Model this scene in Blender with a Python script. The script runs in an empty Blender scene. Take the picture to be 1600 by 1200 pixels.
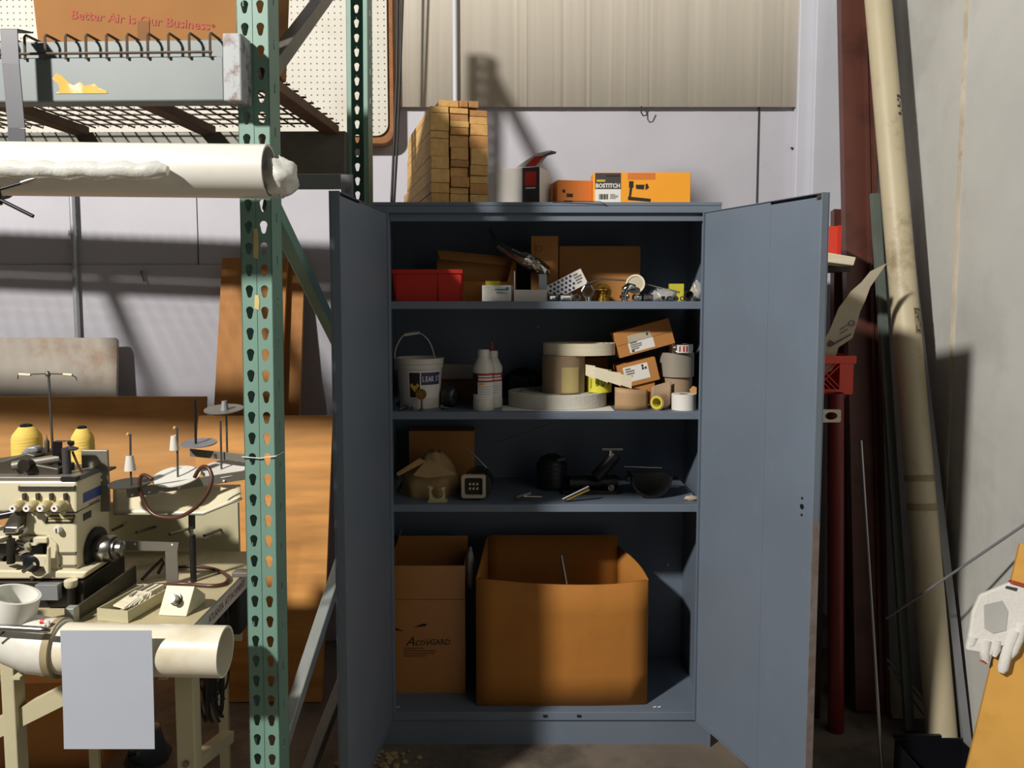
import bpy, math, random
from mathutils import Vector, Matrix, Euler
from mathutils.geometry import tessellate_polygon
random.seed(7)
SC = bpy.context.scene
COL = SC.collection
pi = math.pi
# ------------------------------------------------------------------ camera
F, CX, CY, PITCH = 1250.0, 800.0, 560.0, math.radians(4.47)
CAM = Vector((0, 0, 1.59))
cd = bpy.data.cameras.new('camera'); cam = bpy.data.objects.new('camera', cd); COL.objects.link(cam)
cd.sensor_fit = 'HORIZONTAL'; cd.sensor_width = 36; cd.lens = 36 * F / 1600
cd.shift_y = -(600 - CY) / 1600; cd.clip_start = .02
cam.location = CAM; cam.rotation_euler = (pi / 2 - PITCH, 0, 0)
SC.camera = cam
# ------------------------------------------------------------------ world and lights
w = bpy.data.worlds.new('world'); SC.world = w; w.use_nodes = True
w.node_tree.nodes['Background'].inputs[0].default_value = (.92, .95, 1.0, 1)
w.node_tree.nodes['Background'].inputs[1].default_value = .028
def lamp(name, typ, loc, energy, color, **kw):
    l = bpy.data.lights.new(name, typ); l.energy = energy; l.color = color
    for k, v in kw.items(): setattr(l, k, v)
    o = bpy.data.objects.new(name, l); COL.objects.link(o); o.location = loc
    return o
lamp('ceiling_lamp_left_offscreen', 'POINT', (-3.05, -1.0, 4.2), 1260, (1.0, .95, .88), shadow_soft_size=.14)
SC.view_settings.view_transform = 'Standard'; SC.view_settings.look = 'None'
SC.view_settings.gamma = 1; SC.view_settings.use_curve_mapping = False
SC.view_settings.exposure = .35

# ------------------------------------------------------------------ pixel -> place
def P(px, py, Y):
    a = (px - CX) / F; b = -(py - CY) / F
    d = Vector((a, b * math.sin(PITCH) + math.cos(PITCH), b * math.cos(PITCH) - math.sin(PITCH)))
    return CAM + d * (Y / d.y)
def PZ(px, py, z):
    d = P(px, py, 1.0) - CAM; return CAM + d * ((z - CAM.z) / d.z)
def zat(py, Y): return P(800, py, Y).z
def xat(px, py, Y): return P(px, py, Y).x
def mpp(Y): return Y / F
# ------------------------------------------------------------------ materials
def lin(c):
    c = c.lstrip('#'); r = []
    for i in (0, 2, 4):
        s = int(c[i:i + 2], 16) / 255
        r.append(s / 12.92 if s <= .04045 else ((s + .055) / 1.055) ** 2.4)
    return (*r, 1)
def scl(c, k): return (min(1, c[0] * k), min(1, c[1] * k), min(1, c[2] * k), 1)
MATS = {}
def M(name, hexc, rough=.6, metal=0, var=.14, scale=9, bump=0, bscale=60, dirt=None, dscale=4, damt=.5, dlo=.5, stretch=None, trans=0, ior=1.45, spec=.5):
    m = bpy.data.materials.new(name); m.use_nodes = True; MATS[name] = m
    nt = m.node_tree; N = nt.nodes; L = nt.links; bs = N['Principled BSDF']
    c = lin(hexc)
    tc = N.new('ShaderNodeTexCoord'); mp = N.new('ShaderNodeMapping'); L.new(tc.outputs['Object'], mp.inputs[0])
    if stretch: mp.inputs['Scale'].default_value = stretch
    nz = N.new('ShaderNodeTexNoise'); nz.inputs['Scale'].default_value = scale; nz.inputs['Detail'].default_value = 6
    L.new(mp.outputs[0], nz.inputs['Vector'])
    rp = N.new('ShaderNodeValToRGB'); L.new(nz.outputs['Fac'], rp.inputs[0])
    rp.color_ramp.elements[0].position = .3; rp.color_ramp.elements[1].position = .72
    rp.color_ramp.elements[0].color = scl(c, 1 - var); rp.color_ramp.elements[1].color = scl(c, 1 + var)
    out = rp.outputs[0]
    if dirt:
        n2 = N.new('ShaderNodeTexNoise'); n2.inputs['Scale'].default_value = dscale; n2.inputs['Detail'].default_value = 8
        n2.inputs['Roughness'].default_value = .65
        L.new(tc.outputs['Object'], n2.inputs['Vector'])
        r2 = N.new('ShaderNodeValToRGB'); r2.color_ramp.elements[0].position = dlo; r2.color_ramp.elements[1].position = min(.99, dlo + .16)
        r2.color_ramp.elements[0].color = (0, 0, 0, 1); r2.color_ramp.elements[1].color = (damt, damt, damt, 1)
        L.new(n2.outputs['Fac'], r2.inputs[0])
        mx = N.new('ShaderNodeMixRGB'); L.new(r2.outputs[0], mx.inputs[0]); L.new(out, mx.inputs[1]); mx.inputs[2].default_value = lin(dirt)
        out = mx.outputs[0]
    L.new(out, bs.inputs['Base Color'])
    bs.inputs['Roughness'].default_value = rough; bs.inputs['Metallic'].default_value = metal
    bs.inputs['Specular IOR Level'].default_value = spec
    if trans: bs.inputs['Transmission Weight'].default_value = trans; bs.inputs['IOR'].default_value = ior
    if bump:
        n3 = N.new('ShaderNodeTexNoise'); n3.inputs['Scale'].default_value = bscale; n3.inputs['Detail'].default_value = 4
        L.new(mp.outputs[0], n3.inputs['Vector'])
        bp = N.new('ShaderNodeBump'); bp.inputs['Strength'].default_value = bump; bp.inputs['Distance'].default_value = .004
        L.new(n3.outputs['Fac'], bp.inputs['Height']); L.new(bp.outputs[0], bs.inputs['Normal'])
    return m
M('wall_paint', '#bab9c2', .75, var=.05, scale=3, bump=.15, bscale=30, dirt='#8d8a90', dscale=5, damt=.35, dlo=.62)
M('concrete_wall', '#bdbdb8', .85, var=.08, scale=2.2, bump=.25, bscale=25, dirt='#a09f98', dscale=2, damt=.5, dlo=.5)
M('concrete_floor', '#6e6356', .85, var=.25, scale=3, bump=.4, bscale=20, dirt='#3f372e', dscale=4, damt=.7, dlo=.48)
M('fluted_sheet', '#cbc4b6', .6, var=.07, scale=2, stretch=(14, 1, .4), dirt='#8f7f63', dscale=9, damt=.5, dlo=.69)
M('white_trim', '#c4c6cf', .6, var=.05, scale=3)
M('caulk', '#c9c0ac', .7, dirt='#8d7a5c', dscale=6, dlo=.52)
M('cabinet_blue', '#66717f', .5, var=.06, scale=4, dirt='#72808f', dscale=14, damt=.35, dlo=.6, bump=.05)
M('edge_rust', '#7d7370', .6, dirt='#5f4d40', dscale=20, dlo=.45)
M('rack_green', '#698a7d', .5, var=.08, scale=6, dirt='#4f665e', dscale=16, damt=.5, dlo=.6)
M('rack_dark', '#4b5f57', .55, var=.12)
M('brace_grey', '#6a6a62', .5, metal=.3, var=.2, dirt='#57493c', dscale=18, dlo=.5)
M('zinc', '#aab0ac', .42, metal=.6, var=.1)
M('beam_grey', '#6f7878', .5, var=.06, scale=5, dirt='#7b4a37', dscale=17, damt=.9, dlo=.66)
M('chipped', '#94999c', .5, var=.1, dirt='#5a2d20', dscale=30, damt=1, dlo=.49)
M('rust_wire', '#7a5b48', .65, metal=.3, var=.2, scale=30)
M('deck_wire', '#55483c', .6, metal=.3, var=.2, scale=30)
M('rust_bar', '#5d4433', .7, var=.25, scale=12, dirt='#33281f', dscale=8)
M('old_sticker', '#d9a44c', .8, dirt='#d8cdb4', dscale=25, damt=1, dlo=.48)
M('tape_tan', '#c2ae74', .7)
M('cardboard', '#b07a44', .8, var=.07, scale=7, bump=.05, spec=.2)
M('cardboard_aged', '#8d6339', .8, var=.07, scale=7, bump=.05, spec=.2)
M('strap_grey', '#56575c', .5, metal=.2, var=.1)
M('cardboard_pale', '#c79a62', .8, var=.06, scale=7, spec=.2)
M('cardboard_dark', '#7b5639', .85, var=.1, scale=7, spec=.2)
M('cardboard_orange', '#a86f30', .75, var=.06, scale=4, dirt='#96622a', dscale=5, damt=.5, spec=.25)
M('cardboard_glossy', '#a9743f', .3, var=.05, scale=7)
M('flap_grey', '#b0a691', .85, var=.08, dirt='#c29d5f', dscale=14, damt=.7, dlo=.55, spec=.2)
M('red_print', '#95391f', .7, var=.05)
M('black_print', '#1d1713', .7, var=.05)
M('grey_print', '#77736d', .7)
M('white_paper', '#d8d6d0', .7, var=.04)
M('white_carton', '#cfcac2', .65, var=.05, dirt='#a59c8b', dscale=8, damt=.4, dlo=.6)
M('blue_paper', '#a7adb9', .6, var=.06, scale=2)
M('teal_print', '#3f8fa5', .6)
M('navy_print', '#262f6b', .6, var=.05)
M('blue_print', '#33488f', .5)
M('purple_print', '#35345c', .6)
M('yellow_print', '#d3a92c', .6)
M('lime', '#c9c23a', .55)
M('orange_print', '#e58f1e', .6, var=.04)
M('orange_box', '#c7702a', .7, var=.06)
M('yellow_box', '#e79a24', .55, var=.03)
M('charcoal', '#3a383a', .55, var=.05)
M('black_rubber', '#161616', .5, var=.2)
M('black_gloss', '#131419', .3, var=.1)
M('black_steel', '#2a2a2b', .42, metal=.5, var=.2)
M('red_plastic', '#b9281d', .42, var=.05, scale=4)
M('red_crate', '#d03a22', .45, var=.05)
M('red_box_print', '#c8312a', .6)
M('pvc', '#d6d0bd', .32, var=.04, scale=3, dirt='#b5a680', dscale=5, damt=.5, dlo=.56)
M('pvc_white', '#d0cec6', .32, var=.03, scale=3, dirt='#bdb5a0', dscale=5, damt=.4, dlo=.6)
M('pvc_old', '#bcb193', .5, var=.08, scale=4, dirt='#7c6c49', dscale=7, damt=.75, dlo=.57)
M('pvc_brown', '#948768', .7, var=.15, scale=30)
M('pvc_fitting', '#d3d3cb', .35, var=.04, dirt='#b3a98c', dscale=6, damt=.4)
M('film', '#d6d6cf', .15, var=.08, scale=25, bump=.8, bscale=45, trans=.25)
M('plastic_bag', '#d0d0cc', .2, var=.1, scale=25, bump=.6, bscale=60, trans=.5)
M('cream_enamel', '#cbc3a6', .38, var=.05, scale=5, dirt='#8e8468', dscale=9, damt=.4, dlo=.6)
M('cream_table', '#b5a986', .55, var=.1, scale=6, dirt='#675b45', dscale=8, damt=.7, dlo=.52)
M('cream_paint', '#b9b393', .5, var=.06, dirt='#7d7558', dscale=9, damt=.5, dlo=.6)
M('machine_dark', '#4b473c', .45, metal=.4, var=.2, scale=12)
M('machine_grey', '#78746a', .45, metal=.3, var=.12)
M('oil_dark', '#231f19', .4, var=.3)
M('chrome', '#d2d2d2', .14, metal=1, var=.05)
M('steel', '#a7a5a0', .3, metal=1, var=.1)
M('dull_steel', '#6d6b68', .42, metal=.8, var=.2, scale=20)
M('brass', '#b08a3e', .3, metal=1, var=.15)
M('foil', '#c9c4bb', .16, metal=1, var=.1, bump=1, bscale=70)
M('thread_yellow', '#dcbc5a', .75, var=.06, bump=.5, bscale=20, stretch=(1, 1, 22))
M('hose_brown', '#4a2a1c', .35, var=.15)
M('plywood', '#bd8a50', .7, var=.14, scale=3, stretch=(1, 1, 9), dirt='#a06c35', dscale=2, damt=.5)
M('plywood_grain', '#c58a43', .65, var=.24, scale=3.2, stretch=(1, 1, 7))
M('plywood_tall', '#b97f43', .7, var=.12, scale=4, stretch=(7, 7, .7))
M('plywood_edge', '#8d5c33', .75, var=.2, scale=30)
M('plywood_right', '#cc9a48', .6, var=.08, scale=3, stretch=(2, 2, 2), dirt='#b07c35', dscale=4, damt=.5)
M('worn_board', '#b3aca1', .7, var=.08, dirt='#a37f62', dscale=4, damt=.8, dlo=.5)
for i, c in enumerate(('#c69a5c', '#b98950', '#cfa768', '#a97a4a')):
    M('lumber%d' % i, c, .75, var=.16, scale=6, stretch=(9, .6, 9), bump=.15, bscale=30)
M('grey_wood', '#8d857c', .8, var=.15, scale=8, stretch=(.6, 6, 6))
M('brown_steel', '#5c352c', .42, var=.12, scale=5, dirt='#3a221c', dscale=6, damt=.6)
M('shelf_brown', '#2f201d', .6, var=.2)
M('red_pipe', '#6d1a1b', .45, var=.15)
M('grey_metal', '#85868a', .5, metal=.3, var=.1, scale=10)
M('grey_green', '#606a63', .55, var=.12)
M('beige_panel', '#a89d82', .7, var=.1)
M('webbing', '#d3cab0', .85, var=.07, scale=9, stretch=(1, 1, 30), bump=.3, bscale=30)
M('felt', '#c3bfb3', .95, var=.06, bump=.4, bscale=120)
M('kraft_tape', '#9a8368', .7, var=.06)
M('grey_tape', '#8b8478', .6, var=.06)
M('tan_sheet', '#a5855f', .6, var=.06)
M('bucket_white', '#c9c3b8', .45, var=.04)
M('bottle_white', '#cfcac0', .4, var=.03)
M('label_red', '#a32f25', .55)
M('tip_red', '#c93c2e', .45)
M('dark_bag', '#2a302e', .25, var=.3, bump=.6)
M('sack', '#a5885c', .8, var=.12, bump=.5, bscale=20, dirt='#7c5a39', dscale=7)
M('cream_part', '#b7aa80', .5)
M('glove_white', '#d3d1cb', .9, var=.06, bump=.5, bscale=90)
M('glove_grey', '#a9a8a4', .85, var=.12)
M('dark_blue_grey', '#3d4650', .3, var=.1)
M('debris', '#8b7b57', .9, var=.3, scale=30)
M('conduit', '#b9bcc0', .35, metal=.5, var=.05)
# pegboard: white board, dark dots paint the shade in its one inch holes
def peg():
    m = M('pegboard', '#c9c6bc', .6, var=.04, scale=5, dirt='#bcb5a2', dscale=4, damt=.5)
    nt = m.node_tree; N = nt.nodes; L = nt.links; bs = N['Principled BSDF']
    src = bs.inputs['Base Color'].links[0].from_socket
    tc = N.new('ShaderNodeTexCoord'); sp = N.new('ShaderNodeSeparateXYZ'); L.new(tc.outputs['Object'], sp.inputs[0])
    def mth(op, a, b=None):
        n = N.new('ShaderNodeMath'); n.operation = op
        for i, q in enumerate((a, b)):
            if q is None: continue
            if isinstance(q, (int, float)): n.inputs[i].default_value = q
            else: L.new(q, n.inputs[i])
        return n.outputs[0]
    sq = []
    for ax in ('X', 'Z'):
        fr = mth('FRACT', mth('DIVIDE', sp.outputs[ax], .0262)); c = mth('SUBTRACT', fr, .5); sq.append(mth('MULTIPLY', c, c))
    hole = mth('LESS_THAN', mth('ADD', sq[0], sq[1]), .0155)
    mx = N.new('ShaderNodeMixRGB'); L.new(hole, mx.inputs[0]); L.new(src, mx.inputs[1]); mx.inputs[2].default_value = lin('#4d4a45')
    L.new(mx.outputs[0], bs.inputs['Base Color'])
peg()

# ------------------------------------------------------------------ mesh building
WM = {}
class MB:
    def __init__(s): s.v = []; s.f = []
    def add(s, vs, fs, T=None):
        o = len(s.v)
        s.v += [(T @ Vector(q)) if T else Vector(q) for q in vs]
        s.f += [tuple(i + o for i in q) for q in fs]
        return s
    def box(s, x0, x1, y0, y1, z0, z1, T=None):
        vs = [(x, y, z) for z in (z0, z1) for y in (y0, y1) for x in (x0, x1)]
        return s.add(vs, [(0, 2, 3, 1), (4, 5, 7, 6), (0, 1, 5, 4), (2, 6, 7, 3), (0, 4, 6, 2), (1, 3, 7, 5)], T)
    def hexa(s, a, b, c, d, off):   # quad a b c d (counter clockwise seen from the front) extruded by off
        q = [Vector(k) for k in (a, b, c, d)]; off = Vector(off)
        return s.add(q + [k + off for k in q], [(0, 1, 2, 3), (7, 6, 5, 4), (0, 4, 5, 1), (1, 5, 6, 2), (2, 6, 7, 3), (3, 7, 4, 0)])
    def cyl(s, p0, p1, r0, r1=None, n=18, caps=True, T=None):
        return s.tube([p0, p1], [r0, r0 if r1 is None else r1], n, caps, T)
    def tube(s, pts, r, n=8, caps=True, T=None):
        pts = [Vector(q) for q in pts]; k = len(pts)
        rr = r if isinstance(r, (list, tuple)) else [r] * k
        t0 = (pts[1] - pts[0]).normalized()
        u = t0.orthogonal().normalized(); vs = []
        for i in range(k):
            t = (pts[min(i + 1, k - 1)] - pts[max(i - 1, 0)])
            t = t.normalized() if t.length > 1e-9 else t0
            u = (u - t * u.dot(t)); u = u.normalized() if u.length > 1e-6 else t.orthogonal().normalized()
            b = t.cross(u)
            vs += [pts[i] + (u * math.cos(2 * pi * j / n) + b * math.sin(2 * pi * j / n)) * rr[i] for j in range(n)]
        fs = [(i * n + j, i * n + (j + 1) % n, (i + 1) * n + (j + 1) % n, (i + 1) * n + j) for i in range(k - 1) for j in range(n)]
        if caps: fs += [tuple(range(n - 1, -1, -1)), tuple(range((k - 1) * n, k * n))]
        return s.add(vs, fs, T)
    def pipe(s, p0, p1, ro, ri, n=32):
        p0 = Vector(p0); p1 = Vector(p1); t = (p1 - p0).normalized(); u = t.orthogonal().normalized(); b = t.cross(u); vs = []
        for c, r in ((p0, ro), (p1, ro), (p1, ri), (p0, ri)):
            vs += [c + (u * math.cos(2 * pi * j / n) + b * math.sin(2 * pi * j / n)) * r for j in range(n)]
        fs = [(i * n + j, i * n + (j + 1) % n, ((i + 1) % 4) * n + (j + 1) % n, ((i + 1) % 4) * n + j) for i in range(4) for j in range(n)]
        return s.add(vs, fs)
    def lathe(s, prof, n=28, T=None):      # profile of (radius, z)
        vs = [(r * math.cos(2 * pi * j / n), r * math.sin(2 * pi * j / n), z) for r, z in prof for j in range(n)]
        k = len(prof)
        fs = [(i * n + j, i * n + (j + 1) % n, (i + 1) * n + (j + 1) % n, (i + 1) * n + j) for i in range(k - 1) for j in range(n)]
        if prof[0][0] > 1e-6: fs.append(tuple(range(n - 1, -1, -1)))
        if prof[-1][0] > 1e-6: fs.append(tuple(range((k - 1) * n, k * n)))
        return s.add(vs, fs, T)
    def ring(s, ro, ri, z0, z1, n=32, T=None):
        vs = [(r * math.cos(2 * pi * j / n), r * math.sin(2 * pi * j / n), z) for r, z in ((ro, z0), (ro, z1), (ri, z1), (ri, z0)) for j in range(n)]
        fs = [(i * n + j, i * n + (j + 1) % n, ((i + 1) % 4) * n + (j + 1) % n, ((i + 1) % 4) * n + j) for i in range(4) for j in range(n)]
        return s.add(vs, fs, T)
    def prism(s, poly, off, holes=()):     # poly: list of 3D points, holes likewise, extruded by vector off
        off = Vector(off); loops = [[Vector(q) for q in poly]] + [[Vector(q) for q in h] for h in holes]
        tris = tessellate_polygon(loops); flat = [q for l in loops for q in l]; n = len(flat)
        o = len(s.v); s.v += flat + [q + off for q in flat]
        for t in tris: s.f.append(tuple(o + i for i in t)); s.f.append(tuple(o + n + i for i in reversed(t)))
        st = 0
        for l in loops:
            k = len(l)
            for i in range(k): s.f.append((o + st + i, o + st + (i + 1) % k, o + n + st + (i + 1) % k, o + n + st + i))
            st += k
        return s
    def grid(s, fn, nu, nv, T=None):
        vs = [fn(i / nu, j / nv) for j in range(nv + 1) for i in range(nu + 1)]
        fs = [(j * (nu + 1) + i, j * (nu + 1) + i + 1, (j + 1) * (nu + 1) + i + 1, (j + 1) * (nu + 1) + i) for j in range(nv) for i in range(nu)]
        return s.add(vs, fs, T)
    def xf(s, T): s.v = [T @ q for q in s.v]; return s
    def build(s, name, mat, parent=None, world=True, smooth=0, bevel=0, solid=0, sub=0):
        me = bpy.data.meshes.new(name); ob = bpy.data.objects.new(name, me)
        vs = s.v
        if parent is not None:
            Wp = WM[parent.name]
            if world: Wi = Wp.inverted(); vs = [Wi @ q for q in vs]
            ob.parent = parent; WM_o = Wp
        else:
            lo = Vector([min(q[i] for q in vs) for i in range(3)]); hi = Vector([max(q[i] for q in vs) for i in range(3)])
            c = Vector(((lo.x + hi.x) / 2, (lo.y + hi.y) / 2, lo.z)); ob.location = c; vs = [q - c for q in vs]; WM_o = Matrix.Translation(c)
        me.from_pydata([tuple(q) for q in vs], [], s.f); me.validate(); me.update()
        import bmesh
        bm = bmesh.new(); bm.from_mesh(me); bmesh.ops.recalc_face_normals(bm, faces=bm.faces); bm.to_mesh(me); bm.free()
        me.materials.append(MATS[mat] if isinstance(mat, str) else mat)
        if smooth:
            me.polygons.foreach_set('use_smooth', [True] * len(me.polygons))
            me.set_sharp_from_angle(angle=math.radians(smooth))
        COL.objects.link(ob); WM[ob.name] = WM_o
        if solid:
            md = ob.modifiers.new('solid', 'SOLIDIFY'); md.thickness = solid; md.offset = 0
        if bevel:
            md = ob.modifiers.new('bevel', 'BEVEL'); md.width = bevel; md.segments = 2; md.limit_method = 'ANGLE'
        if sub:
            md = ob.modifiers.new('sub', 'SUBSURF'); md.levels = sub; md.render_levels = sub
        return ob
def tag(o, label, cat, group=None):
    o['label'] = label; o['category'] = cat
    if group: o['group'] = group
    return o
def struct(o, label=None):
    o['kind'] = 'structure'
    if label: o['label'] = label
    return o
def thing(name, label, cat, loc=(0, 0, 0), rot=(0, 0, 0), group=None):
    o = bpy.data.objects.new(name, None); COL.objects.link(o); o.empty_display_size = .05
    o.location = loc; o.rotation_euler = rot
    WM[o.name] = Matrix.Translation(Vector(loc)) @ Euler(rot).to_matrix().to_4x4()
    return tag(o, label, cat, group)
def text(s, size, mat, parent, T, name='lettering', bold=0, shear=0, squash=1.0, align='CENTER'):
    cu = bpy.data.curves.new(name, 'FONT'); cu.body = s; cu.size = size; cu.align_x = align; cu.align_y = 'CENTER'
    cu.extrude = .0002; cu.offset = bold; cu.shear = shear; cu.resolution_u = 2
    to = bpy.data.objects.new('tmp', cu); COL.objects.link(to)
    bpy.context.view_layer.update()
    me = bpy.data.meshes.new_from_object(to.evaluated_get(bpy.context.evaluated_depsgraph_get()))
    bpy.data.objects.remove(to); me.name = name
    me.transform(T @ Matrix.Diagonal((squash, 1, 1, 1)))
    me.materials.clear(); me.materials.append(MATS[mat])
    ob = bpy.data.objects.new(name, me); ob.parent = parent; COL.objects.link(ob); WM[ob.name] = WM[parent.name]
    return ob
def FRONT(x, y, z, rz=0, tilt=0):          # text facing -Y
    return Matrix.Translation((x, y, z)) @ Matrix.Rotation(rz, 4, 'Z') @ Matrix.Rotation(tilt, 4, 'Y') @ Matrix.Rotation(pi / 2, 4, 'X')
def RT(loc, rx=0, ry=0, rz=0): return Matrix.Translation(Vector(loc)) @ Euler((rx, ry, rz)).to_matrix().to_4x4()
def arc(c, r, a0, a1, n, ax=(1, 0, 0), ay=(0, 0, 1)):
    c = Vector(c); ax = Vector(ax); ay = Vector(ay)
    return [c + ax * r * math.cos(a0 + (a1 - a0) * i / n) + ay * r * math.sin(a0 + (a1 - a0) * i / n) for i in range(n + 1)]
def blob(mb, c, r, sx=1, sy=1, sz=1, n=14, rough=0, seed=0, T=None):
    rnd = random.Random(seed); ph = [rnd.uniform(0, 6) for _ in range(6)]
    def fn(u, v):
        a = u * 2 * pi; b = (v - .5) * pi
        k = r * (1 + rough * (math.sin(3 * a + ph[0]) * math.cos(4 * b + ph[1]) + .6 * math.sin(5 * a + ph[2] + 3 * b) * math.cos(b) + .5 * math.sin(7 * b + ph[3] + 2 * math.sin(a))))
        return (c[0] + sx * k * math.cos(a) * math.cos(b), c[1] + sy * k * math.sin(a) * math.cos(b), c[2] + sz * k * math.sin(b))
    return mb.grid(fn, n * 2, n, T)
def spline(pts, k=4):
    p = [Vector(q) for q in pts]; out = []
    for i in range(len(p) - 1):
        a, b, c, d = p[max(i - 1, 0)], p[i], p[i + 1], p[min(i + 2, len(p) - 1)]
        for j in range(k):
            t = j / k; out.append(.5 * ((2 * b) + (c - a) * t + (2 * a - 5 * b + 4 * c - d) * t * t + (3 * b - a - 3 * c + d) * t ** 3))
    return out + [p[-1]]
def bar(mb, p0, p1, wd, th, up=(0, 0, 1)):
    p0 = Vector(p0); p1 = Vector(p1); t = (p1 - p0).normalized(); s_ = t.cross(Vector(up)).normalized(); u = s_.cross(t)
    a = s_ * wd / 2; b = u * th / 2
    vs = [p + i * a + j * b for p in (p0, p1) for i, j in ((-1, -1), (1, -1), (1, 1), (-1, 1))]
    return mb.add(vs, [(3, 2, 1, 0), (4, 5, 6, 7), (0, 1, 5, 4), (1, 2, 6, 5), (2, 3, 7, 6), (3, 0, 4, 7)])
# ================================================================== setting
WY, WX = 3.6, 1.62
struct(MB().box(-4.2, WX + .2, -1.2, WY + .2, -.08, 0).build('floor', 'concrete_floor'), 'dusty brown grey concrete floor')
wb = struct(MB().box(-4.2, WX + .2, WY, WY + .2, 0, 4.6).build('wall_back', 'wall_paint'), 'lavender grey painted wall with panel seams')
# sheet seams and battens of the back wall
xs = xat(1184, 250, WY)
seam = MB().box(xs - .0035, xs + .0035, WY - .004, WY + .001, .2, zat(166, WY))
x2 = xat(310, 400, WY); seam.box(x2 - .0015, x2 + .0015, WY - .003, WY + .001, .2, 2.6)
seam.build('panel_seam', 'charcoal', wb)
ledge = MB().box(-4.2, xat(1184, 250, WY), WY - .010, WY, 0, zat(414, WY)); ledge.build('wall_panel', 'wall_paint', wb)
wr = struct(MB().box(WX, WX + .2, -1.2, WY, 0, 4.6).build('wall_right', 'concrete_wall'), 'pale concrete side wall with a caulked seam')
ys = WX * F / (1490 - CX)
MB().box(WX - .006, WX, ys - .009, ys + .009, 0, 4.6).build('caulked_seam', 'caulk', wr)
# fluted sheet on the upper back wall
fx0, fx1 = xat(616, 100, WY - .03), xat(1252, 100, WY - .03); fz = zat(167, WY - .03)
nfl = 300
_r = random.Random(2); FLR = []; _v = 0
for _i in range(nfl + 1):
    if _r.random() < .2: _v = _r.uniform(0, .003)
    FLR.append(_v)
def flfn(u, v):
    k = u * nfl; d = FLR[int(round(k))]
    return (fx0 + (fx1 - fx0) * u, WY - .028 - d, fz + .012 * (1 - u) * 0 + (3.9 - fz) * v)
fl = MB().grid(flfn, nfl, 1); 
t1 = struct(fl.build('trim_1', 'fluted_sheet', smooth=40, solid=.006), 'beige fluted sheet covering the upper back wall')
MB().box(fx0, fx1, WY - .024, WY + .001, fz + .05, fz + .09).build('batten', 'grey_wood', t1)
# stepped white pilaster beside the brown channels
ta = struct(MB().box(xat(1248, 100, WY - .05), xat(1275, 100, WY - .05), WY - .05, WY, 0, 4.2).build('trim_2', 'white_trim', bevel=.004), 'narrow white wall pilaster strip')
tb = struct(MB().box(xat(1274, 100, WY - .09), xat(1330, 100, WY - .09), WY - .09, WY, 0, 4.2).build('trim_3', 'white_trim', bevel=.004), 'wide white wall pilaster strip')
# bent wire hooks in the wall
def hookpts(lst, Y): return [P(x, y, Y) for x, y in lst]
hk = MB().tube(hookpts([(1002, 168), (1002, 176), (1005, 181), (1010, 180), (1013, 174), (1015, 169)], WY - .045), .003, 6)
hk.tube([P(1002, 168, WY - .045), P(1002, 166, WY - .028)], .003, 6)
tag(hk.build('wire_hook', 'black_steel', smooth=60), 'small bent black wire loop under the beige sheet', 'hook')
hk = MB().tube(hookpts([(1236, 231), (1241, 233), (1246, 234)], WY - .012), .004, 6).tube([P(1237, 231, WY - .012), P(1237, 231, WY)], .004, 6)
tag(hk.build('wall_hook', 'black_steel'), 'short black hook beside the white pilaster', 'hook')
hk = MB().tube(hookpts([(221, 423), (222, 428), (226, 440)], WY - .03), .005, 6).tube([P(222, 426, WY - .03), P(222, 426, WY)], .005, 6)
tag(hk.build('wall_hook', 'dull_steel'), 'small bent hook on the wall above the plywood sheets', 'hook')
# conduits and hanging cables
c = MB().tube([(xat(116, 400, WY - .03), WY - .03, 0), (xat(116, 400, WY - .03), WY - .03, zat(238, WY))], .0125, 12)
c = c.build('electrical_conduit', 'conduit', smooth=50); tag(c, 'grey vertical conduit on the wall above the worn board', 'conduit')
for z in (zat(330, WY), zat(365, WY), zat(408, WY)):
    MB().box(xat(109, 400, WY - .03), xat(118, 400, WY - .03), WY - .034, WY, z - .012, z + .012).build('strap', 'conduit', c)
c = MB().tube([(xat(711, 80, WY - .05), WY - .05, 1.0), (xat(711, 80, WY - .05), WY - .05, 3.4)], .0105, 12)
tag(c.build('electrical_conduit', 'white_trim', smooth=50), 'thin white vertical conduit behind the lumber stack', 'conduit')
g = thing('hanging_cable', 'pair of black cables hanging beside the pegboard', 'cable', P(613, 320, 3.42))
for dx in (0, 5):
    MB().tube([P(622 + dx * 1.7, -40, 3.42), P(620 + dx, 120, 3.42), P(615 + dx, 240, 3.42), P(611 + dx * .8, 330, 3.42), P(611 + dx * .8, 420, 3.42)], .0055, 8).build('strand', 'black_rubber', g, smooth=50)

# pegboard hung on the wall
py0, py1 = WY - .10, WY - .085
px1 = xat(605, 100, py0); pz0 = zat(212, py0)
def rrect(x0, x1, z0, z1, y, r=.05):
    pts = [(x0, y, z0)] + [(x1 - r + r * math.sin(a), y, z0 + r - r * math.cos(a)) for a in [pi / 2 * i / 6 for i in range(7)]] + [(x1, y, z1), (x0, y, z1)]
    return pts
pg = thing('pegboard', 'large white pegboard with brown edge hung on the wall', 'pegboard', (-1.5, py1, pz0))
MB().prism(rrect(-3.4, px1, pz0, 3.3, py0), (0, .012, 0)).build('board', 'pegboard', pg)
MB().prism(rrect(-3.4, px1 + .022, pz0 - .03, 3.3, py1 - .003), (0, .075, 0)).build('backing', 'plywood_edge', pg)

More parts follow.
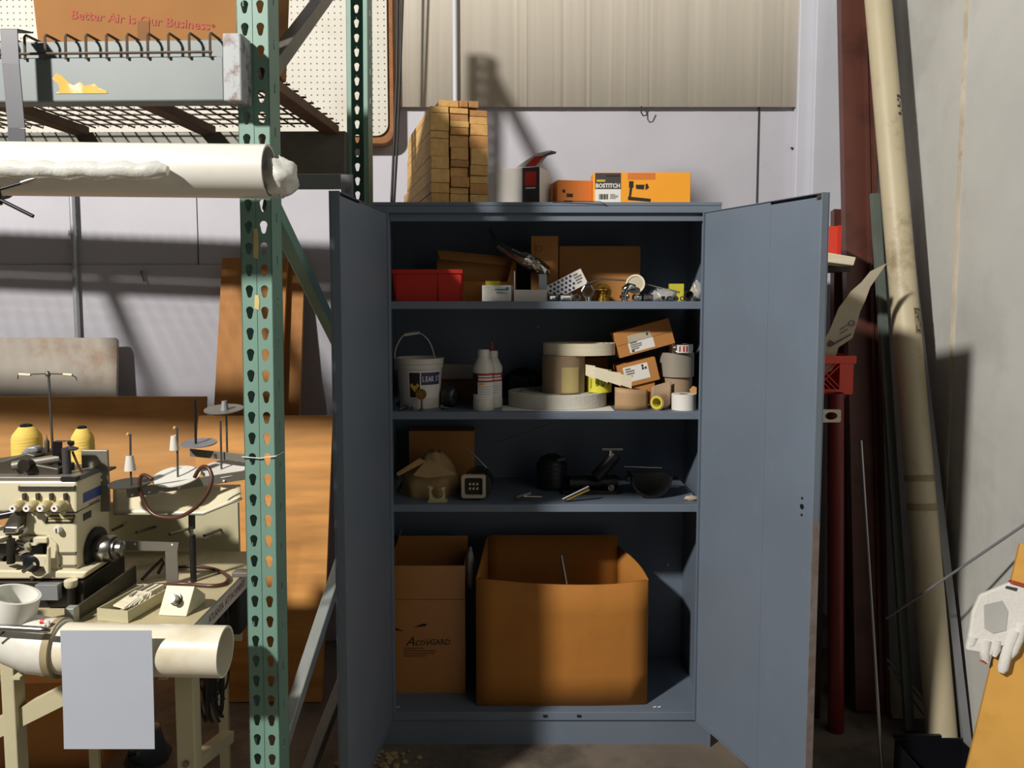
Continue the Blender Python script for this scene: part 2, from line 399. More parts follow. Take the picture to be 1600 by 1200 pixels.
# ================================================================== pallet rack
RX, RY = xat(397, 600, 1.92), 1.92
YAW = -.06
TR = Matrix.Translation((RX, RY, 0)) @ Matrix.Rotation(math.radians(.45), 4, 'Y') @ Matrix.Rotation(YAW, 4, 'Z')
def L_(x, y, z): return TR @ Vector((x, y, z))
rk = thing('pallet_rack_frame', 'green perforated steel pallet rack upright frame with diagonal braces', 'rack', (RX, RY + .5, 0))
D_RACK = 1.04; HR = 2.85; NM = int(HR / .0508)
def keyhole(cx, cz):
    pts = [(cx + .0092 * math.cos(a), cz + .006 + .0092 * math.sin(a)) for a in [math.radians(-30 + 240 * i / 10) for i in range(11)]]
    return pts + [(cx - .0055, cz - .010), (cx - .003, cz - .0145), (cx + .003, cz - .0145), (cx + .0055, cz - .010)]
def face_mesh(yf, th):
    mb = MB()
    for k in range(NM):
        z = k * .0508
        for sx in (-1, 1):
            a, b = (-.038, -.0008) if sx < 0 else (.0008, .038)
            mb.prism([(a, yf, z), (b, yf, z), (b, yf, z + .0508), (a, yf, z + .0508)], (0, th, 0),
                     [[(x, yf, q) for x, q in keyhole(sx * .0185, z + .0254)]])
    mb.box(-.0015, .0015, yf + th * .6, yf + th * 1.6, 0, HR)
    return mb
def side_mesh(y0, y1, x):
    mb = MB(); ym = (y0 + y1) / 2
    for k in range(int(HR / .1016)):
        z = k * .1016
        mb.prism([(x, y0, z), (x, y1, z), (x, y1, z + .1016), (x, y0, z + .1016)], (.002, 0, 0),
                 [[(x, ym - .003, z + .04), (x, ym + .003, z + .04), (x, ym + .003, z + .062), (x, ym - .003, z + .062)]])
    return mb
for nm, yf, s in (('front_post', 0, 1), ('rear_post', D_RACK, -1)):
    p = face_mesh(yf, .002 * s).xf(TR).build(nm, 'rack_green', rk)
    for x in (-.038, .036):
        side_mesh(min(yf, yf + .07 * s), max(yf, yf + .07 * s), x).xf(TR).build('side_flange', 'rack_green', p)
    lip = MB()
    for x0, x1 in ((-.038, -.022), (.022, .038)): lip.box(x0, x1, yf + .068 * s, yf + .07 * s, 0, HR)
    lip.xf(TR).build('lip', 'rack_green', p)
    MB().box(-.06, .06, yf - .05 if s > 0 else yf - .07, yf + .09 if s > 0 else yf + .05, 0, .008).xf(TR).build('foot_plate', 'rack_dark', p)
for tz, rz_, mt in ((2.125, 2.80, 'brace_grey'), (1.82, 1.235, 'rack_green'), (.41, .875, 'zinc'), (.16, .37, 'brace_grey')):
    b = MB(); bar(b, L_(.012, .06, tz), L_(.012, D_RACK - .06, rz_), .04, .034, up=(1, 0, 0)); b.build('brace', mt, rk, bevel=.003)
# front beam (step beam) with connector
zb0, zb1 = zat(157, 1.86), zat(53, 1.86); zst = zat(86, 1.86)
bm_ = thing('rack_beam', 'grey blue steel step beam with rusty chipped end plate', 'beam', L_(-1, -.03, zb0))
MB().box(-2.6, -.046, -.058, -.006, zb0, zst).xf(TR).build('beam_body', 'beam_grey', bm_, bevel=.004)
MB().box(-2.6, -.046, -.034, -.006, zst, zb1 - .003).xf(TR).build('beam_step', 'beam_grey', bm_, bevel=.003)
MB().box(-.046, -.003, -.064, -.0025, zb0 - .002, zb1 + .002).xf(TR).build('end_plate', 'chipped', bm_, bevel=.004)
stk = MB(); sx0 = -.445; sz0 = zat(144, 1.86)
prof = [(0, 0), (.125, 0), (.122, .006), (.105, .012), (.095, .022), (.072, .017), (.06, .026), (.045, .018), (.035, .023), (.018, .040), (.004, .046), (-.006, .034), (.008, .022), (.012, .008)]
stk.prism([(sx0 + a, -.0592, sz0 + b) for a, b in prof], (0, .0008, 0)).xf(TR)
stk.build('torn_sticker', 'old_sticker', bm_)
# rear beam
rb = thing('rack_beam', 'plain grey steel beam across the back of the rack', 'beam', L_(-1, D_RACK - .1, 2))
zr0, zr1 = zat(272, 2.86), zat(206, 2.86)
MB().box(-2.6, -.03, D_RACK - .118, D_RACK - .072, zr0, zr1).xf(TR).build('beam_body', 'brace_grey', rb, bevel=.004)
MB().box(-2.6, -.03, D_RACK - .125, D_RACK - .110, zr0 - .055, zr0 - .005).xf(TR).build('lower_flange', 'beam_grey', rb, bevel=.002)
# wire deck
wd = thing('wire_deck', 'rusty wire mesh deck panel lying across the rack beams', 'shelf deck', L_(-1, .5, zb1))
zd = zb1 + .004
mb = MB()
for i in range(44):
    x = -.075 - i * .0485
    mb.tube([L_(x, -.062, zst - .006), L_(x, -.062, zd - .006), L_(x, -.056, zd), L_(x, -.04, zd), L_(x, D_RACK - .09, zd)], .0032, 5)
mb.build('long_wire', 'deck_wire', wd, smooth=60)
mb = MB()
for j in range(13):
    y = .04 + j * .073; mb.tube([L_(-2.2, y, zd + .004), L_(-.05, y, zd + .004)], .0032, 5)
mb.tube([L_(-2.2, -.065, zst + .006), L_(-.07, -.065, zst + .006)], .0032, 5)
mb.build('cross_wire', 'deck_wire', wd, smooth=60)
for x in (-.08, -.52, -.98, -1.5):
    MB().box(x - .028, x + .028, -.004, D_RACK - .119, zd - .034, zd - .003).xf(TR).build('support_channel', 'rust_bar', wd, bevel=.003)
# carton on the deck
bx = thing('cardboard_box', 'brown carton with red slogan lettering lying on the wire deck', 'box', P(205, 40, 2.02), (0, math.radians(1.6), YAW))
W_, H_ = 330 * mpp(2.02), .30
bx.location.z = zd + .022; bx.location.y = 2.02
WM[bx.name] = Matrix.Translation(bx.location) @ Euler(bx.rotation_euler).to_matrix().to_4x4()
MB().hexa((-W_ / 2 + .025, 0, 0), (W_ / 2, 0, .0), (W_ / 2 + .01, 0, H_), (-W_ / 2 - .005, 0, H_), (0, .35, 0)).build('body', 'cardboard_aged', bx, world=False, bevel=.006)
text('Better Air is Our Business', .031, 'red_print', bx, FRONT(.022, -.0009, .057, 0, math.radians(4.0)), squash=1.06, bold=.0004)
text('®', .012, 'red_print', bx, FRONT(.205, -.0012, .045, 0, 0), name='registered_mark')
MB().box(.015, .045, -.0015, 0, .0, .055).build('tape', 'cardboard_dark', bx, world=False)
# hanger strap that carries the upper pipe
PYU = 1.775; RU = .058
pu0, pu1 = P(-160, 262, PYU), P(421, 268, PYU)
st = MB()
spx = [(-6, 40), (3, 120), (22, 222), (30, 262)]
sp = [P(14, 46, 1.832), P(17, 100, 1.832), P(26, 200, 1.835), P(27, 232, 1.84)]
for a, b in zip(sp[:-1], sp[1:]): bar(st, a, b, .003, .038, up=(1, 0, 0))
zc = pu0.z
ring = [Vector((sp[-1].x, PYU + (RU + .004) * math.cos(t), (P(30, 264, PYU).z) + (RU + .004) * math.sin(t))) for t in [pi * .25 - 2 * pi * .42 * i / 12 for i in range(13)]]
st.tube(ring, .004, 6)
bar(st, sp[0], sp[0] + Vector((0, .06, .012)), .038, .003)
st.build('hanger_strap', 'strap_grey'); tag(bpy.data.objects['hanger_strap'], 'flat grey steel strap hanging from the rack beam down to the pipe', 'strap')
# upper pipe
up = thing('plastic_pipe', 'white plastic pipe slung below the rack beam with plastic film in its mouth', 'pipe', pu0)
MB().pipe(pu0, pu1, RU, RU - .005, 40).build('tube', 'pvc_white', up, smooth=40)
bg = MB(); blob(bg, pu1 + Vector((.022, 0, -.012)), .042, 1.0, .9, 1.0, 16, .10, 3)
tag(bg.build('plastic_film_wad', 'film', smooth=60), 'crumpled clear plastic film stuffed into the mouth of the pipe', 'plastic film')
fo = MB(); a = P(-120, 264, PYU - RU - .021); b = P(262, 267, PYU - RU - .021)
pts = [a.lerp(b, i / 24) + Vector((0, 0, .0025 * math.sin(i * 1.7))) for i in range(25)]
fo.tube(pts, [.0185 + .0018 * math.sin(i * 2.3) for i in range(24)] + [.010], 14)
fo = fo.build('foam_sleeve', 'film', smooth=60); tag(fo, 'translucent film wrapped sleeve lying along the hung pipe', 'sleeve')
pr = thing('wire_fork', 'black wire fork with steel tip hanging under the film sleeve', 'tool', P(-6, 310, 1.68))
MB().tube([P(-30, 303, 1.68), P(6, 294, 1.68), P(34, 286, 1.68)], .0032, 8).build('upper_prong', 'black_steel', pr, smooth=60)
MB().tube([P(34, 286, 1.68), P(48, 281.5, 1.68), P(56, 279, 1.68)], [.0052, .005, .002], 8).build('steel_tip', 'steel', pr, smooth=60)
MB().tube([P(-30, 300, 1.68), P(4, 314, 1.68), P(52, 338, 1.68)], .004, 8).build('lower_prong', 'black_steel', pr, smooth=60)
MB().tube([P(-10, 280, 1.68), P(-4, 320, 1.68)], .010, 10).build('hub', 'black_rubber', pr, smooth=60)
# tape scraps on the post
for y0, y1 in ((357, 402), (461, 482)):
    a = TR.inverted() @ P(391, y0, 1.916); b = TR.inverted() @ P(391, y1, 1.916)
    MB().prism([(-.007, -.0012, b.z), (.004, -.0012, b.z - .004), (.006, -.0012, (a.z + b.z) / 2), (.004, -.0012, a.z), (-.005, -.0012, a.z)], (0, .001, 0)).xf(TR).build('tape_scrap', 'tape_tan', rk)
MB().tube([L_(-.042, -.006, zat(716, 1.9)), L_(0, -.005, zat(718, 1.9)), L_(.042, -.005, zat(714, 1.9)), L_(.042, .05, zat(714, 1.9))], .0015, 5).build('string', 'white_carton', rk)
# ================================================================== steel cabinet
CYF, CDEP = 2.71, .46
CXL, CXR, CH = -.468, .700, zat(316, CYF)
CYB = CYF + CDEP
cb = thing('storage_cabinet', 'tall slate blue steel storage cabinet with both doors open', 'cabinet', ((CXL + CXR) / 2, CYF + CDEP / 2, 0))
FRW = .056
jl, jr = CXL + FRW, CXR - FRW
zo = zat(345, CYF)                    # opening top
S = [zat(471, 2.735), zat(644, 2.735), zat(789, 2.735), zat(1110, 2.735)]   # shelf tops
MB().box(CXL, CXL + .012, CYF, CYB, 0, CH - .001).build('side_panel', 'cabinet_blue', cb)
MB().box(CXR - .012, CXR, CYF, CYB, 0, CH - .001).build('side_panel', 'cabinet_blue', cb)
MB().box(CXL + .012, CXR - .012, CYB - .01, CYB, 0, CH - .002).build('back_panel', 'cabinet_blue', cb)
MB().box(CXL - .002, CXR + .002, CYF - .006, CYB + .002, CH - .012, CH).build('top_panel', 'cabinet_blue', cb, bevel=.002)
MB().box(CXL - .001, CXR + .001, CYF - .005, CYF + .02, zat(333, CYF), CH - .012).build('top_rail', 'cabinet_blue', cb, bevel=.003)
MB().box(CXL + .01, CXR - .01, CYF + .012, CYF + .03, zo, zat(333, CYF)).build('rail_lip', 'cabinet_blue', cb, bevel=.002)
for a, b in ((CXL + .012, jl), (jr, CXR - .012)):
    MB().box(a, b, CYF + .003, CYF + .035, S[3], zo + .002).build('jamb', 'cabinet_blue', cb, bevel=.003)
MB().box(CXL + .012, CXR - .012, CYF + .012, CYB - .01, S[3] - .03, S[3]).build('bottom_panel', 'cabinet_blue', cb, bevel=.002)
MB().box(CXL + .01, CXR - .01, CYF + .02, CYF + .035, 0, S[3] - .03).build('kick_plate', 'cabinet_blue', cb)
for z in S[:3]:
    s_ = MB().box(jl - .02, jr + .02, CYF + .04, CYB - .012, z - .003, z).build('shelf', 'cabinet_blue', cb)
    MB().box(jl - .01, jr + .01, CYF + .028, CYF + .040, z - .026, z + .0005).build('front_lip', 'cabinet_blue', s_, bevel=.002)
for x in (xat(905, 1113, CYF), xat(852, 1113, CYF)):
    MB().box(x - .007, x + .007, CYF + .008, CYF + .013, S[3] - .016, S[3] - .009).build('slot', 'black_rubber', cb)
for x, y in ((xat(1043, 881, CYB), 881), (xat(1040, 512, CYB), 512), (xat(841, 511, CYB), 511), (xat(651, 384, CYB), 384)):
    MB().box(x - .004, x + .004, CYB - .012, CYB - .009, zat(y, CYB) - .004, zat(y, CYB) + .004).build('rivet', 'steel', cb)
DZ0, DZ1 = zat(1122, CYF), zat(332, CYF)
def door(xh, ang, side):
    # local: hinge at origin, door runs along +x (mirrored by side) with inner face at y=0 side
    Wd = .556; z0, z1 = DZ0, DZ1; th = .026
    T = Matrix.Translation((xh, CYF - .004, 0)) @ Matrix.Rotation(ang, 4, 'Z')
    d = MB().box(0, Wd, -.004, 0, z0, z1).xf(T).build('door', 'cabinet_blue', cb)   # outer skin
    s = side
    # pan edges turned inward (towards the inside face at +y*s)
    def bx(name, x0, x1, y0, y1, za, zb, mat='cabinet_blue', bev=.0015):
        MB().box(x0, x1, min(y0 * s, y1 * s), max(y0 * s, y1 * s), za, zb).xf(T).build(name, mat, d, bevel=bev)
    bx('edge_return', Wd - .003, Wd, 0, th, z0, z1, 'cabinet_blue' if s > 0 else 'cabinet_blue')
    bx('edge_return', 0, .003, 0, th, z0, z1)
    bx('top_return', .003, Wd - .003, 0, th - .004, z1 - .003, z1)
    bx('bottom_return', .003, Wd - .003, 0, th - .004, z0, z0 + .003)
    bx('inner_panel', .004, Wd * .60, .014, .018, z0 + .004, z1 - .003)
    bx('stiffener', Wd * .615, Wd - .004, .018, th - .002, z0 + .01, z1 - .012)
    return d, T, Wd, th
dr, T2, Wd, th = door(CXR - .040, math.atan2(-.52, .198), 1 if False else -1)
for dz, r in ((0, .0075), (.024, .0035), (-.024, .0035)):
    zz = zat(790, 2.23) + dz
    MB().lathe([(r, 0), (r, .002), (0, .002)], 14, T2 @ RT((Wd - .045, -th + .0022, zz), rx=pi / 2)).build('lock_hole_shade', 'black_rubber', dr)  # black discs painted for the shade inside the lock openings
MB().box(Wd - .022, Wd - .004, -th + .002, -th + .008, DZ1 - .02, DZ1 - .005).xf(T2).build('catch', 'chrome', dr)
MB().box(Wd, Wd + .001, -th, -.001, DZ0 + .002, zat(815, 2.2)).xf(T2).build('worn_edge', 'edge_rust', dr)
dl, T1, Wd, th = door(CXL + .030, math.atan2(-.555, -.045), 1)
ct = thing('steel_bracket', 'grey bracket with bolt standing on top of the left cabinet door', 'bracket', P(560, 300, 2.3))
MB().box(-.022, .012, -.002, .002, -.004, .06).xf(Matrix.Translation(T1 @ Vector((.42, .012, DZ1 + .002)))).build('plate', 'grey_metal', ct)
MB().cyl(T1 @ Vector((.42, .012, DZ1 + .02)) + Vector((0, -.004, 0)), T1 @ Vector((.42, .012, DZ1 + .02)) + Vector((0, .004, 0)), .009, n=8).build('bolt', 'steel', ct)

# ================================================================== things on top of the cabinet
# lumber
lumber_label = 'sawn softwood strip in the lumber stack on top of the cabinet'
TL = Matrix.Translation((xat(672, 300, 2.76), 2.76, CH)) @ Matrix.Rotation(.255, 4, 'Z')
k = mpp(2.76)
base_y = 314
def lum(x0, x1, z0, z1, ln, back=0.0):
    mb = MB(); e = .0012; j = random.uniform(-.006, .01)
    nx = [random.uniform(-.0015, .0015) for _ in range(4)]
    mb.box(x0 + e, x1 - e, j, ln, z0 + e * .5, z1 - e * .5)
    mb.v = [q + Vector((nx[i % 4], 0, 0)) for i, q in enumerate(mb.v)]
    o = mb.xf(TL).build('lumber_strip', 'lumber%d' % random.choice((0, 0, 1, 2, 2, 3)), bevel=.0018)
    tag(o, lumber_label, 'lumber', 'stacked lumber strips')
cols = [
    [(314, 297), (297, 281), (281, 260), (260, 241), (241, 213), (213, 202), (202, 175), (175, 165)],
    [(314, 297), (297, 287), (287, 271), (271, 256), (256, 245), (245, 226), (226, 207), (207, 196), (196, 186), (186, 175), (175, 166)],
    [(314, 297), (297, 280), (280, 268), (268, 252), (252, 226), (226, 206), (206, 189), (189, 177), (177, 167)]]
cw = 31 * k
for ci, rows in enumerate(cols):
    z = 0
    for ri, (a, b) in enumerate(rows):
        h = (a - b) * k * 1.0
        ln = random.uniform(.70, .74) - .02 * ri + (.06 if ri < 3 else 0)
        lum(ci * cw + .002, (ci + 1) * cw - .001, z, z + h, ln); z += h
    ztop = z if ci == 0 else max(ztop, z)
for a, b in ((15, 47), (47, 60), (61, 77)): lum(a * k, b * k, ztop + .001, ztop + .001 + 10.5 * k, .55)

def carton(name, label, loc, size, mat, rz=0, rx=0, ry=0, group=None, open_top=False, flaps=(), inner=None, cat='box', t=.004, bevel=.0015):
    g = thing(name, label, cat, loc, (rx, ry, rz), group)
    w_, d_, h_ = size
    if not open_top:
        MB().box(-w_ / 2, w_ / 2, 0, d_, 0, h_).build('body', mat, g, world=False, bevel=bevel)
    else:
        mb = MB().box(-w_ / 2, w_ / 2, 0, t, 0, h_).box(-w_ / 2, w_ / 2, d_ - t, d_, 0, h_).box(-w_ / 2, -w_ / 2 + t, t, d_ - t, 0, h_).box(w_ / 2 - t, w_ / 2, t, d_ - t, 0, h_).box(-w_ / 2 + t, w_ / 2 - t, t, d_ - t, 0, t)
        mb.build('body', mat, g, world=False)
        for side, ln, ang in flaps:
            # flap hinged on a rim: side f b l r, length, opening angle above horizontal outwards
            if side == 'f': T = RT((0, 0, h_), rx=0) @ Matrix.Rotation(pi, 4, 'Z'); wd_ = w_
            if side == 'b': T = RT((0, d_, h_)); wd_ = w_
            if side == 'l': T = RT((-w_ / 2, d_ / 2, h_)) @ Matrix.Rotation(pi / 2, 4, 'Z'); wd_ = d_
            if side == 'r': T = RT((w_ / 2, d_ / 2, h_)) @ Matrix.Rotation(-pi / 2, 4, 'Z'); wd_ = d_
            T = T @ Matrix.Rotation(ang, 4, 'X')
            MB().hexa((-wd_ / 2, 0, 0), (wd_ / 2, 0, 0), (wd_ / 2 - .012, ln, 0), (-wd_ / 2 + .012, ln, 0), (0, 0, .003)).xf(T).build('flap', inner or mat, g, world=False)
    return g
def rect(g, x0, x1, z0, z1, y, mat, name='label', th_=.0008):
    return MB().box(x0, x1, y - th_, y, z0, z1).build(name, mat, g, world=False)
def lines(g, x0, x1, z0, z1, y, n, mat, name='print', seed=1):
    rnd = random.Random(seed); mb = MB(); dz = (z1 - z0) / n
    for i in range(n):
        e = x0 + (x1 - x0) * rnd.uniform(.5, 1); mb.box(x0, e, y - .0006, y, z1 - dz * i - dz * .6, z1 - dz * i)
    return mb.build(name, mat, g, world=False)
kt = mpp(2.78)
# grey white carton with black band
g = carton('tool_carton', 'pale grey carton with black band and lifted flap on the cabinet top', (xat(843, 300, 2.76), 2.76, CH), (.045, .045, .10), 'white_carton', rz=0)
for ch in list(g.children): bpy.data.objects.remove(ch)
TA = math.radians(-20)
g.rotation_euler = (0, 0, TA); WM[g.name] = Matrix.Translation(g.location) @ Matrix.Rotation(TA, 4, 'Z')
hA = .125
MB().box(-.165, 0, 0, .13, 0, hA).build('body', 'white_carton', g, world=False, bevel=.0015)
MB().box(-.062, 0, -.0008, 0, 0, hA).build('black_band', 'charcoal', g, world=False)
MB().box(-.052, -.012, -.0016, -.0008, hA * .5, hA * .88).build('red_panel', 'red_box_print', g, world=False)
MB().box(-.05, -.014, -.0016, -.0008, hA * .42, hA * .46).build('print', 'white_paper', g, world=False)
MB().hexa((-.085, 0, hA + .001), (0, 0, hA + .001), (.035, .02, hA + .055), (-.02, .02, hA + .045), (0, .0, .0025)).build('flap', 'white_carton', g, world=False)
MB().hexa((-.05, -.002, hA + .003), (-.012, -.002, hA + .003), (.012, .012, hA + .038), (-.022, .012, hA + .036), (0, -.0008, .0006)).build('flap_red_panel', 'red_box_print', g, world=False)
MB().hexa((-.0, -.002, hA + .03), (.036, .018, hA + .054), (.052, .022, hA + .05), (.05, .022, hA + .044), (0, .003, .001)).build('flap_tip', 'charcoal', g, world=False)
g = carton('hardware_carton', 'small plain orange carton beside the black banded carton', (xat(897, 300, 2.86), 2.82, CH), (.125, .12, .088), 'orange_box', rz=math.radians(10))
rect(g, -.045, -.035, .045, .055, 0, 'black_print', 'print'); rect(g, -.03, -.008, .03, .042, 0, 'black_print', 'print'); rect(g, -.04, -.008, .012, .018, 0, 'black_print', 'print')
g = carton('stapler_carton', 'bright orange tool carton with black and white brand label', (xat(1003, 300, 2.80), 2.80, CH), (.335, .10, .112), 'yellow_box')
rect(g, -.162, -.073, .055, .110, 0, 'charcoal', 'dark_label'); rect(g, -.162, -.073, 0, .055, 0, 'white_paper', 'white_label')
text('BOSTITCH', .0195, 'white_paper', g, FRONT(-.118, -.0016, .066), bold=.0007, squash=.92)
rect(g, -.157, -.127, .080, .087, -.001, 'yellow_print', 'yellow_badge')
mb = MB()
for i in range(9): mb.box(-.148 + i * .0035, -.1465 + i * .0035 + (i % 3) * .0006, -.0016, -.0008, .02, .038)
mb.build('barcode', 'black_print', g, world=False); lines(g, -.11, -.08, .02, .038, -.0008, 4, 'grey_print')
rect(g, -.125, -.08, .098, .102, -.001, 'black_print', 'hang_slot')
rect(g, -.05, .045, .088, .110, 0, 'orange_box', 'handle_flap')
gun = MB()
gun.prism([(-.045, -.0012, .060), (-.03, -.0012, .060), (-.03, -.0012, .082), (-.045, -.0012, .082)], (0, .0008, 0))
gun.prism([(-.02, -.0012, .056), (.006, -.0012, .054), (.008, -.0012, .070), (-.022, -.0012, .070)], (0, .0008, 0))
gun.prism([(-.048, -.0012, .018), (.03, -.0012, .012), (.03, -.0012, .022), (-.048, -.0012, .030)], (0, .0008, 0))
gun.prism([(-.045, -.0012, .030), (-.038, -.0012, .030), (-.034, -.0012, .060), (-.042, -.0012, .060)], (0, .0008, 0))
gun.prism([(.012, -.0012, .052), (.024, -.0012, .060), (.018, -.0012, .074), (.012, -.0012, .072)], (0, .0008, 0))
gun.build('stapler_picture', 'black_print', g, world=False)
MB().box(.166, .168, .002, .1, .002, .112).build('side_edge', 'cardboard_dark', g, world=False)
wr_ = MB().tube([P(862, 315, 2.70), P(900, 314.5, 2.695), P(938, 315, 2.69), P(948, 321, 2.70)], .0012, 5)
tag(wr_.build('loose_wire', 'black_steel'), 'thin loose wire lying along the front edge of the cabinet top', 'wire')

# ================================================================== top shelf
Z = S[0]; Y = 2.80
def frm(x0, x1, y0, y1, Y): return (xat((x0 + x1) / 2, (y0 + y1) / 2, Y), (x1 - x0) * mpp(Y), (y1 - y0) * mpp(Y))
x, w_, h_ = frm(614, 722, 420, 469, 2.80)
g = thing('parts_bin', 'red plastic parts bin on the top shelf', 'bin', (x, 2.80, Z))
mb = MB(); hw = w_ / 2
mb.hexa((-hw + .006, 0, 0), (hw - .006, 0, 0), (hw, -.006, h_), (-hw, -.006, h_), (0, .003, 0))
mb.hexa((-hw + .006, .11, 0), (hw - .006, .11, 0), (hw, .116, h_), (-hw, .116, h_), (0, -.003, 0))
for s_ in (-1, 1): mb.hexa((s_ * (hw - .006), 0, 0), (s_ * (hw - .006), .11, 0), (s_ * hw, .116, h_), (s_ * hw, -.006, h_), (-s_ * .003, 0, 0))
mb.box(-hw + .006, hw - .006, 0, .11, 0, .003); mb.build('body', 'red_plastic', g, world=False)
MB().box(-hw - .003, hw + .003, -.011, -.005, h_ - .014, h_ + .001).build('rim', 'red_plastic', g, world=False, bevel=.002)
rect(g, hw * .32, hw * .38, .004, h_ - .014, -.003, 'red_plastic', 'rib', .004)
rect(g, -hw * .9, -hw * .78, .004, h_ - .014, -.003, 'red_plastic', 'rib', .003)
x, w_, h_ = frm(690, 855, 425, 470, 2.90)
g = carton('open_carton', 'open kraft carton with raised lid flap on the top shelf', (xat(752, 450, 2.94), 2.93, Z), (.245, .19, .07), 'cardboard', open_top=True)
MB().hexa(P(683, 391, 2.97), P(688, 405, 2.935), P(790, 414, 2.935), P(803, 403, 2.97), (0, .004, .002)).build('flap', 'cardboard', g)
MB().hexa(P(683, 391, 2.975), P(803, 403, 2.975), P(806, 446, 2.985), P(683, 446, 2.985), (0, .004, 0)).build('lid', 'cardboard', g)
MB().hexa(P(793, 440, 2.925), P(803, 400, 2.94), P(806, 403, 2.95), P(805, 466, 2.95), (.003, .002, 0)).build('flap', 'cardboard', g)
x, w_, h_ = frm(753, 798, 445, 470, 2.785)
g = carton('medicine_carton', 'small white carton with teal print at the front of the top shelf', (x, 2.785, Z), (w_, .07, h_), 'white_paper', rz=math.radians(-6))
rect(g, -.004, .042, h_ * .68, h_ * .78, 0, 'teal_print', 'teal_stripe'); rect(g, .033, .044, h_ * .72, h_ * .88, 0, 'teal_print', 'teal_logo'); lines(g, -.04, .0, h_ * .1, h_ * .9, 0, 6, 'white_carton'); lines(g, .0, .04, h_ * .45, h_ * .6, 0, 2, 'grey_print')
x, w_, h_ = frm(758, 781, 438, 446, 2.82)
tag(MB().box(x - w_ / 2, x + w_ / 2, 2.862, 2.875, Z, Z + .072).build('green_packet', 'lime', bevel=.001), 'small lime green packet behind the white carton', 'packet')
g = carton('opened_white_carton', 'white carton with its front cut low beside the teal printed carton', (xat(829, 460, 2.79), 2.79, Z), (.115, .034, .04), 'white_carton', open_top=True)
MB().box(-.0575, -.054, 0, .012, .04, .105).build('flap', 'white_carton', g, world=False)
MB().box(.03, .0575, .030, .034, .04, .095).build('back_flap', 'blue_paper', g, world=False)
# foil bag: crumpled duct
fb = MB(); p0 = [P(766, 357, 3.0), P(771, 372, 2.97), P(783, 385, 2.93), P(802, 396, 2.9), P(822, 406, 2.88), P(838, 415, 2.885), P(850, 424, 2.893), P(855, 430, 2.90)]
fb.tube(p0, [.004, .008, .016, .020, .024, .027, .026, .016], 14)
rnd = random.Random(3); fb.v = [q + Vector((rnd.uniform(-1, 1), rnd.uniform(-1, 1), rnd.uniform(-1, 1))) * .005 for q in fb.v]
tag(fb.build('foil_bag', 'foil'), 'crumpled silver foil bag lying across the open cartons', 'bag')
x, w_, h_ = frm(830, 872, 372, 471, 2.92)
g = carton('upright_carton', 'tall narrow kraft carton with a round stamp standing on the top shelf', (x, 2.92, Z), (w_, .10, h_ + .004), 'cardboard')
tr = MB().ring(.012, .009, 0, .0006, 16, RT((-.02, 0, h_ * .82), rx=pi / 2)); tr.box(-.036, -.033, -.0006, 0, h_ * .72, h_ * .92); tr.build('stamp', 'cardboard_dark', g, world=False)
x, w_, h_ = frm(874, 1000, 385, 470, 3.0)
g = carton('large_brown_carton', 'dark brown carton at the back of the top shelf', (x, 3.0, Z), (w_, .13, h_), 'cardboard')
# diamond patterned box, tilted
g = thing('patterned_carton', 'white carton with navy diamond pattern tilted among chrome fittings', 'box', P(885, 466, 2.83) + Vector((0, 0, .014)), (0, math.radians(-27), 0))
MB().box(-.055, .085, 0, .05, 0, .058).build('body', 'white_paper', g, world=False, bevel=.001)
dm = MB()
for i in range(6):
    for j in range(4):
        cx_, cz_ = -.045 + i * .0155 + (j % 2) * .008, .008 + j * .014
        dm.prism([(cx_ - .0055, -.0008, cz_), (cx_, -.0008, cz_ - .006), (cx_ + .0055, -.0008, cz_), (cx_, -.0008, cz_ + .006)], (0, .0006, 0))
dm.build('diamond_print', 'navy_print', g, world=False); lines(g, .05, .08, .01, .05, 0, 4, 'grey_print')
# chrome fittings
def fit_t(nm, lb, c, mat='chrome', rx=0, ry=0, rz=0): return thing(nm, lb, 'fitting', c, (rx, ry, rz))
c = P(918, 455, 2.78)
g = fit_t('hex_coupling', 'large hexagonal chrome coupling facing out on the top shelf', c)
MB().ring(.024, .014, -.012, .012, 6, RT((0, 0, 0), rx=pi / 2)).build('hex_nut', 'chrome', g, world=False, bevel=.002)
MB().ring(.0185, .0125, -.02, .018, 24, RT((0, 0, 0), rx=pi / 2)).build('collar', 'chrome', g, world=False, smooth=40)
MB().cyl((0, 0, -.014), (0, 0, Z - c.z), .012).build('stem', 'chrome', g, world=False, smooth=40)
c = P(942, 456, 2.80)
g = fit_t('brass_valve', 'brass valve with round dish beside the chrome coupling', c)
MB().lathe([(.0, .016), (.026, .010), (.028, .006), (.012, .002), (.010, -.004), (.016, -.008), (.016, -.018), (.022, -.02), (.022, Z - c.z)], 24).build('body', 'brass', g, world=False, smooth=40)
MB().lathe([(0, .004), (.03, .004), (.03, 0), (0, 0)], 24, RT((.002, .02, .0), rx=1.3)).build('dish', 'brass', g, world=False, smooth=40)
c = P(977, 455, 2.79)
g = fit_t('chrome_elbow', 'chrome elbow trap standing under the pale round plate', c)
MB().tube([Vector((-.002, 0, Z - c.z)), Vector((-.002, 0, -.008)), Vector((0, 0, .006)), Vector((.012, 0, .014)), Vector((.03, .01, .012))], [.011, .011, .014, .016, .014], 16).build('bend', 'chrome', g, world=False, smooth=50)
MB().ring(.017, .010, -.006, .006, 8, RT((-.002, 0, Z - c.z + .016))).build('nut', 'chrome', g, world=False, bevel=.001)
c = P(993, 444, 2.824)
g = thing('round_plate', 'round pale plate leaning on the chrome fittings', 'plate', c, (pi / 2 - .25, .62, -.5))
MB().ring(.034, .028, -.003, .005, 32).build('rim', 'webbing', g, world=False, smooth=40)
